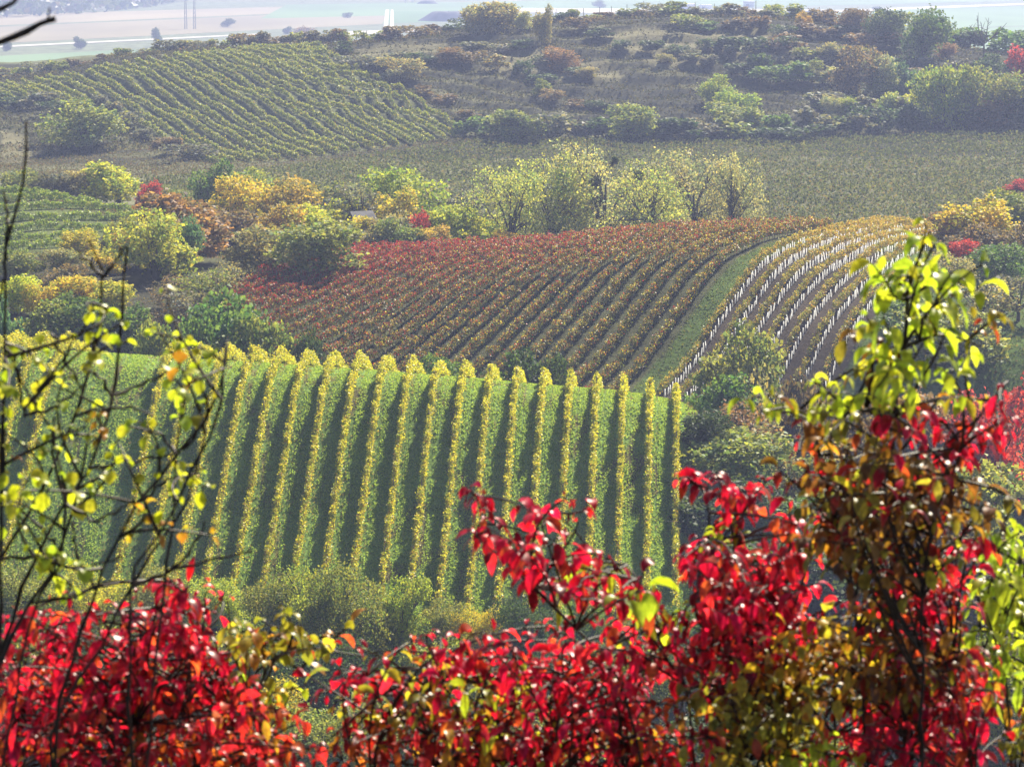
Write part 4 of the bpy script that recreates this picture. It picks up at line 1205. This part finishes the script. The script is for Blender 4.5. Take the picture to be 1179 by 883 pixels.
# left: dark bare stems with few yellow leaves
shrub('dark thin-stemmed shrub with a few yellow-green leaves at the left border', 6.0, [
    [(-90, 900), (-40, 750), (0, 645), (58, 543), (85, 479), (108, 400), (119, 316), (103, 277), .009],
    [(-30, 900), (0, 760), (27, 679), (75, 580), (102, 540), (129, 458), (139, 390), (145, 313), (147, 285), .0085],
    [(-6, 900), (2, 640), (3, 399), (10, 262), (32, 183), (30, 139), .0075],
    [(60, 900), (109, 679), (156, 584), (204, 526), (245, 470), (258, 420), (262, 392), .008],
    [(150, 900), (150, 676), (200, 587), (235, 520), (258, 440), (260, 396), .006],
    [(170, 900), (190, 659), (203, 523), (206, 451), .0055],
    [(-30, 900), (-10, 800), (14, 731), (34, 694), (71, 640), (90, 560), (100, 510), .010],
    [(60, 860), (115, 742), (173, 640), (222, 560), (236, 500), .008],
    [(0, 900), (10, 850), (40, 700), (72, 640), (76, 570), (60, 500), (24, 440), (5, 395), .006],
  ],
  [(110, 374, 16, 12, 'yellow', {'L': .031, 'k': .8}), (185, 348, 9, 18, 'yellow', {'L': .031, 'k': .8}), (140, 392, 24, 14, 'yellow', {'L': .031, 'k': .8}), (172, 385, 14, 12, 'lime', {'L': .034}),
   (60, 440, 16, 14, 'yellow', {'L': .031, 'k': .8}), (78, 444, 8, 16, 'yellow', {'L': .031, 'k': .8}), (12, 470, 18, 16, 'yellow', {'L': .031, 'k': .8}), (22, 570, 22, 14, 'yellow', {'L': .031, 'k': .8}),
   (62, 500, 12, 12, 'lime', {'L': .034}), (138, 508, 16, 10, 'yellow', {'L': .031, 'k': .8}), (160, 500, 12, 12, 'yellow', {'L': .031, 'k': .8}), (236, 562, 16, 14, 'yellow', {'L': .031, 'k': .8}),
   (126, 550, 14, 16, 'yellow', {'L': .031, 'k': .8}), (200, 455, 14, 12, 'lime', {'L': .034}), (208, 425, 6, 8, 'gold', {'L': .03}), (95, 490, 10, 16, 'gold', {'L': .03}),
   (10, 600, 12, 16, 'yellow', {'L': .031, 'k': .8}), (165, 600, 10, 10, 'gold', {'L': .03}), (60, 655, 26, 10, 'lime', {'L': .03}), (90, 690, 16, 8, 'lime', {'L': .03}), (230, 625, 10, 8, 'gold', {'L': .03}), (5, 510, 8, 14, 'yellow', {'L': .031, 'k': .8})],
  41, leaf=(.036, .86), dens=.016, droop=(1.2, 3.2), knobs=True,
  extra_twigs=[[(120, 318), (133, 300), (145, 282)], [(119, 320), (100, 300), (90, 288)], [(27, 472), (60, 430), (99, 374)], [(10, 262), (4, 220)], [(10, 262), (2, 330), (0, 345)],
               [(58, 385), (80, 420), (95, 455)], [(28, 479), (60, 470), (99, 440)], [(70, 640), (40, 600), (0, 575)], [(102, 540), (150, 530), (200, 523)], [(75, 580), (60, 520), (62, 480)],
               [(156, 584), (180, 560), (236, 540)], [(150, 676), (220, 650), (290, 635)], [(130, 455), (170, 440), (206, 420)], [(85, 479), (110, 472), (145, 470), (175, 478)],
               [(204, 526), (185, 500), (150, 490)], [(109, 679), (90, 640), (84, 600)], [(3, 399), (20, 420), (28, 480)], [(129, 458), (110, 430), (96, 425)], [(34, 694), (80, 688), (140, 670), (200, 668)],
               [(0, 645), (40, 640), (90, 655), (140, 640)], [(75, 580), (110, 600), (155, 575)], [(204, 523), (225, 500), (232, 470)], [(190, 659), (215, 640), (235, 600)]])

# branch tip reaching in at the upper left, from a tree standing outside the frame
def corner_branch():
    Y = 5.2; r = np.random.default_rng(8)
    bx = at_u(-420, Y, 400); base = np.array([bx, Y + .5, Tz(bx, Y + .5)]); root = empty('tree', base)
    tag(root, 'bare dark branch tip of a tree reaching in at the upper left corner', 'tree')
    mb = MB(); mb.tube([base, base + (.03, 0, 2.5), np.array(P(-420, 500, Y + .5)), np.array(P(-440, 160, Y + .4)), np.array(P(-400, -260, Y + .3)), np.array(P(-430, -700, Y + .2))], [.07, .06, .05, .042, .03, .012], 8)
    mb.build('trunk', M_TWIG, root, True, off=base)
    for pts, rad in (([(-440, 160), (-250, 110), (-90, 78), (0, 49), (30, 37), (50, 26), (64, 22)], .013), ([(-400, -60), (-200, -10), (-60, 14), (0, 11), (16, 3), (24, -10)], .010), ([(48, 28), (56, 20), (57, 9)], .0042)):
        pp = np.array([np.array(P(u, v, Y + .4 * (i == 0))) for i, (u, v) in enumerate(pts)]); cum = np.concatenate([[0], np.cumsum(np.linalg.norm(np.diff(pp, axis=0), axis=1))])
        tt = np.linspace(0, cum[-1], 40); path = pchip(cum, pp, tt); rr = np.linspace(rad, rad * .42, 40) * (1 + .18 * np.sin(np.arange(40) * 2.1))
        mb = MB(); mb.tube(path, rr, 7); mb.build('branch', M_TWIG, root, True, off=base)
corner_branch()

shrub('crimson-leaved shrub filling the lower left corner', 7.2, [
    [(60, 900), (75, 820), (60, 740)], [(150, 900), (165, 800), (180, 700), (186, 668)], [(230, 900), (215, 790), (240, 700)], [(20, 900), (20, 800), (10, 730)], [(300, 900), (270, 830), (235, 760)]],
  [(40, 770, 62, 55, 'crimson'), (120, 750, 66, 46, 'red'), (60, 840, 80, 50, 'crimson'), (190, 705, 46, 28, 'red'), (240, 690, 34, 16, 'red'), (180, 672, 12, 10, 'red'), (200, 770, 60, 46, 'red'),
   (170, 838, 80, 48, 'redorange'), (270, 850, 76, 36, 'redorange'), (20, 735, 30, 22, 'crimson'), (250, 755, 22, 26, 'red'), (130, 800, 18, 16, 'lime'), (155, 815, 14, 10, 'gold'), (90, 718, 30, 12, 'crimson'), (340, 868, 40, 18, 'redorange'), (10, 870, 30, 30, 'redorange'), (250, 800, 44, 30, 'red'), (320, 840, 30, 18, 'redorange'), (100, 870, 100, 16, 'crimson'), (260, 872, 90, 12, 'redorange')], 42, dens=.0125)
shrub('slim sapling with a head of olive-yellow leaves between the red shrubs', 7.6, [[(288, 900), (292, 800), (300, 742)], [(300, 900), (330, 810), (345, 770)], [(310, 900), (297, 790), (340, 745), (420, 755), .005]],
  [(298, 722, 38, 20, 'olive'), (290, 742, 34, 14, 'olive'), (336, 745, 24, 10, 'olive'), (390, 728, 26, 9, 'olive'), (375, 750, 16, 7, 'olive'), (344, 790, 10, 20, 'lime', {'L': .062}), (265, 795, 18, 16, 'lime'), (305, 830, 24, 20, 'gold')], 43, rs=.007, leaf=(.05, .6))
shrub('red and gold shrub in the middle of the bottom edge', 7.4, [
    [(430, 900), (440, 830), (420, 780)], [(560, 900), (560, 820), (545, 760)], [(640, 900), (650, 800), (660, 745)], [(500, 900), (495, 830), (490, 770)], [(720, 900), (710, 820), (700, 770)]],
  [(395, 795, 22, 26, 'red'), (445, 808, 22, 18, 'red'), (400, 765, 14, 12, 'red'), (480, 746, 30, 10, 'crimson'), (545, 745, 44, 14, 'red'), (600, 760, 44, 26, 'red'), (640, 740, 30, 16, 'crimson'), (662, 775, 34, 34, 'red'),
   (500, 785, 40, 20, 'olive'), (570, 795, 44, 16, 'lime'), (525, 810, 52, 18, 'olive'), (620, 815, 50, 30, 'crimson'), (560, 850, 70, 32, 'red'), (480, 852, 46, 34, 'redorange'), (520, 858, 26, 22, 'gold'), (430, 866, 40, 20, 'redorange'),
   (690, 830, 46, 40, 'crimson'), (640, 868, 60, 22, 'red'), (450, 760, 26, 10, 'olive'), (740, 770, 36, 40, 'crimson'), (760, 850, 44, 36, 'redorange'), (735, 860, 30, 20, 'gold'), (600, 860, 30, 18, 'lime'), (385, 868, 26, 16, 'redorange'), (360, 800, 18, 14, 'red'), (420, 830, 34, 16, 'olive'), (590, 780, 40, 16, 'crimson'), (530, 765, 40, 12, 'crimson'), (450, 790, 20, 10, 'redorange'), (720, 800, 30, 24, 'crimson'), (560, 875, 120, 12, 'redorange'), (700, 875, 90, 12, 'crimson')], 44, dens=.0125)
shrub('long arching spray of scarlet leaves in front of the yellow vine rows', 7.0, [
    [(740, 900), (720, 800), (659, 716), (634, 692), (597, 660), (564, 630), (553, 600), (549, 572), .008],
    [(800, 900), (790, 790), (758, 715), (730, 680), (700, 660), (660, 612), (640, 590), .007],
    [(790, 790), (745, 705), (735, 668), (722, 650), .004]],
  [(548, 612, 20, 20, 'red'), (549, 578, 5, 6, 'red'), (558, 632, 12, 12, 'red'), (582, 640, 18, 16, 'red'), (608, 655, 18, 16, 'red'), (628, 598, 22, 12, 'red'), (650, 588, 16, 10, 'red'), (674, 604, 14, 18, 'red'), (650, 640, 20, 18, 'red'),
   (622, 668, 16, 14, 'red'), (690, 640, 14, 14, 'red'), (716, 648, 10, 12, 'red'), (738, 662, 12, 10, 'crimson'), (682, 668, 28, 10, 'lime', {'L': .07}), (744, 688, 30, 9, 'lime', {'L': .07}), (664, 690, 14, 14, 'crimson'), (692, 694, 20, 14, 'crimson'),
   (706, 715, 12, 14, 'crimson'), (740, 715, 20, 14, 'red'), (770, 720, 18, 14, 'lime'), (700, 745, 30, 14, 'red')], 45, leaf=(.056, .46), dens=.012)
shrub('large shrub of scarlet drooping leaves right of the middle', 7.3, [
    [(830, 900), (835, 780), (812, 700), (790, 640)], [(880, 900), (870, 760), (840, 660), (850, 600), (830, 575)], [(930, 900), (915, 780), (900, 690)], [(800, 690), (817, 600), (812, 570), (800, 556), .004]],
  [(790, 562, 16, 12, 'red'), (822, 566, 20, 14, 'red'), (852, 584, 20, 18, 'red'), (888, 574, 24, 12, 'red'), (845, 628, 40, 16, 'crimson'), (800, 660, 24, 14, 'crimson'), (840, 670, 50, 30, 'crimson'), (880, 690, 50, 30, 'crimson'),
   (850, 715, 50, 30, 'crimson'), (910, 660, 40, 24, 'red'), (818, 740, 16, 18, 'crimson'), (900, 735, 40, 20, 'red'), (850, 610, 18, 10, 'lime'), (835, 617, 18, 8, 'lime'), (940, 700, 40, 30, 'red'), (800, 780, 40, 36, 'crimson'), (780, 740, 22, 18, 'crimson'), (870, 760, 50, 20, 'crimson'), (930, 620, 30, 18, 'red')], 46, leaf=(.056, .45), dens=.0125)
shrub('tall shrub with lime shoots above a brown-leaved middle at the right', 6.8, [
    [(1045, 900), (1030, 700), (1026, 560), (1028, 480), (1042, 400), (1044, 340), (1062, 290), (1070, 268), .014], [(1060, 900), (1062, 700), (1090, 560), (1130, 480), (1160, 440), .009],
    [(1000, 900), (985, 700), (950, 560), (930, 480), (880, 470), .009], [(1040, 400), (1080, 385), (1130, 400), .005], [(1030, 480), (980, 470), (950, 448), .005], [(1044, 345), (1090, 320), (1125, 335), .005], [(1043, 345), (1015, 335), .0045]],
  [(1072, 272, 12, 10, 'lime', {'L': .072, 'k': 1.15}), (1090, 292, 22, 8, 'lime', {'L': .072, 'k': 1.15}), (1068, 300, 14, 8, 'lime', {'L': .072, 'k': 1.15}), (1116, 318, 20, 8, 'lime', {'L': .072, 'k': 1.15}), (1090, 316, 16, 8, 'lime', {'L': .072, 'k': 1.15}), (1118, 340, 16, 8, 'lime', {'L': .072, 'k': 1.15}), (1066, 326, 18, 7, 'lime', {'L': .072, 'k': 1.15}), (1012, 320, 16, 7, 'lime', {'L': .072, 'k': 1.15}), (1036, 336, 18, 8, 'lime', {'L': .072, 'k': 1.15}),
   (1050, 352, 16, 8, 'lime', {'L': .072, 'k': 1.15}), (1030, 376, 20, 7, 'lime', {'L': .072, 'k': 1.15}), (1062, 380, 18, 7, 'lime', {'L': .072, 'k': 1.15}), (996, 382, 14, 8, 'lime'), (975, 398, 9, 9, 'brown'), (1012, 406, 22, 8, 'lime', {'L': .072, 'k': 1.15}), (1100, 394, 22, 7, 'lime', {'L': .072, 'k': 1.15}), (1128, 404, 14, 8, 'lime'), (1056, 408, 26, 8, 'lime', {'L': .072, 'k': 1.15}), (1122, 360, 8, 10, 'olive'), (1150, 372, 12, 5, 'olive'),
   (1030, 432, 34, 11, 'lime', {'L': .072, 'k': 1.15}), (1082, 432, 26, 12, 'lime'), (935, 446, 20, 9, 'lime'), (975, 438, 18, 9, 'brown'), (852, 470, 9, 4, 'lime'), (876, 486, 12, 5, 'lime'), (908, 482, 8, 12, 'brown'), (938, 476, 20, 10, 'olive'), (962, 462, 18, 9, 'lime'),
   (1000, 468, 44, 13, 'lime'), (1022, 490, 18, 10, 'red', {'k': 1.8}), (1056, 494, 18, 14, 'red', {'k': 1.8}), (1118, 504, 22, 9, 'red', {'k': 1.6}), (1165, 500, 12, 20, 'red', {'k': 1.8}), (925, 536, 22, 18, 'red'), (1148, 520, 20, 8, 'red', {'k': 1.5}), (1090, 470, 20, 14, 'olive'), (960, 505, 40, 12, 'olive'),
   (960, 545, 44, 18, 'brown', {'k': 1.5}), (1020, 550, 50, 24, 'brown', {'k': 1.6}), (1085, 560, 44, 24, 'brown', {'k': 1.4}), (905, 545, 16, 7, 'brown'), (985, 590, 50, 24, 'brown', {'k': 1.4}), (1050, 600, 40, 24, 'brown', {'k': 1.5}), (1130, 595, 36, 12, 'brown', {'k': 1.3}), (1000, 575, 40, 14, 'olive'), (1160, 600, 24, 10, 'brown'),
   (925, 600, 26, 18, 'olive'), (1092, 540, 22, 10, 'red'), (1010, 522, 36, 12, 'olive'), (1112, 537, 8, 8, 'red', {'k': 2}), (960, 640, 36, 26, 'brown', {'k': 1.3}), (1020, 650, 34, 30, 'brown', {'k': 1.2}), (1080, 640, 30, 20, 'olive'), (1045, 530, 30, 10, 'red'), (955, 570, 20, 10, 'red'), (1070, 580, 16, 10, 'red'), (990, 625, 24, 12, 'red')], 47, leaf=(.054, .43), dens=.010, droop=(1.5, 3.4))
shrub('shrub with red, brown and gold leaves filling the bottom right', 7.1, [
    [(860, 900), (850, 840), (830, 790)], [(960, 900), (960, 800), (985, 720)], [(1050, 900), (1052, 780), (1060, 690), (1100, 600)], [(1090, 900), (1060, 800), (1020, 730)], [(1120, 900), (1110, 820), (1090, 740)], [(900, 900), (905, 830), (890, 780)]],
  [(900, 770, 60, 30, 'gold'), (960, 740, 50, 30, 'gold'), (850, 790, 50, 30, 'olive'), (820, 840, 46, 36, 'olive'), (900, 830, 50, 36, 'olive'), (960, 790, 50, 30, 'brown'), (1020, 770, 50, 40, 'brown'), (1030, 720, 50, 30, 'red'), (1080, 700, 40, 30, 'red'),
   (1110, 640, 34, 20, 'red'), (1090, 665, 26, 18, 'redorange'), (1015, 742, 18, 12, 'yellow', {'L': .062}), (1025, 730, 10, 16, 'yellow', {'L': .062}), (1030, 735, 12, 8, 'crimson'), (1070, 770, 50, 40, 'brown'), (1050, 840, 60, 44, 'crimson'), (980, 850, 50, 36, 'crimson'), (1110, 850, 46, 36, 'crimson'),
   (880, 868, 60, 20, 'gold'), (780, 866, 40, 20, 'crimson'), (930, 872, 50, 14, 'lime'), (1120, 790, 40, 40, 'redorange'), (985, 730, 30, 20, 'gold')], 48, dens=.0135)
shrub('fresh yellow-green shrub at the right border', 7.9, [
    [(1165, 900), (1160, 800), (1150, 700), (1150, 640)], [(1120, 900), (1135, 800), (1128, 720)], [(1200, 900), (1190, 780), (1178, 650)]],
  [(1155, 650, 26, 30, 'lime', {'L': .062}), (1174, 610, 14, 26, 'lime', {'L': .062}), (1140, 690, 30, 30, 'lime', {'L': .07}), (1170, 700, 20, 40, 'lime'), (1120, 730, 26, 26, 'lime'), (1150, 770, 34, 36, 'lime'), (1168, 830, 20, 50, 'olive'), (1110, 700, 14, 10, 'olive')], 49, leaf=(.06, .45), dens=.011)
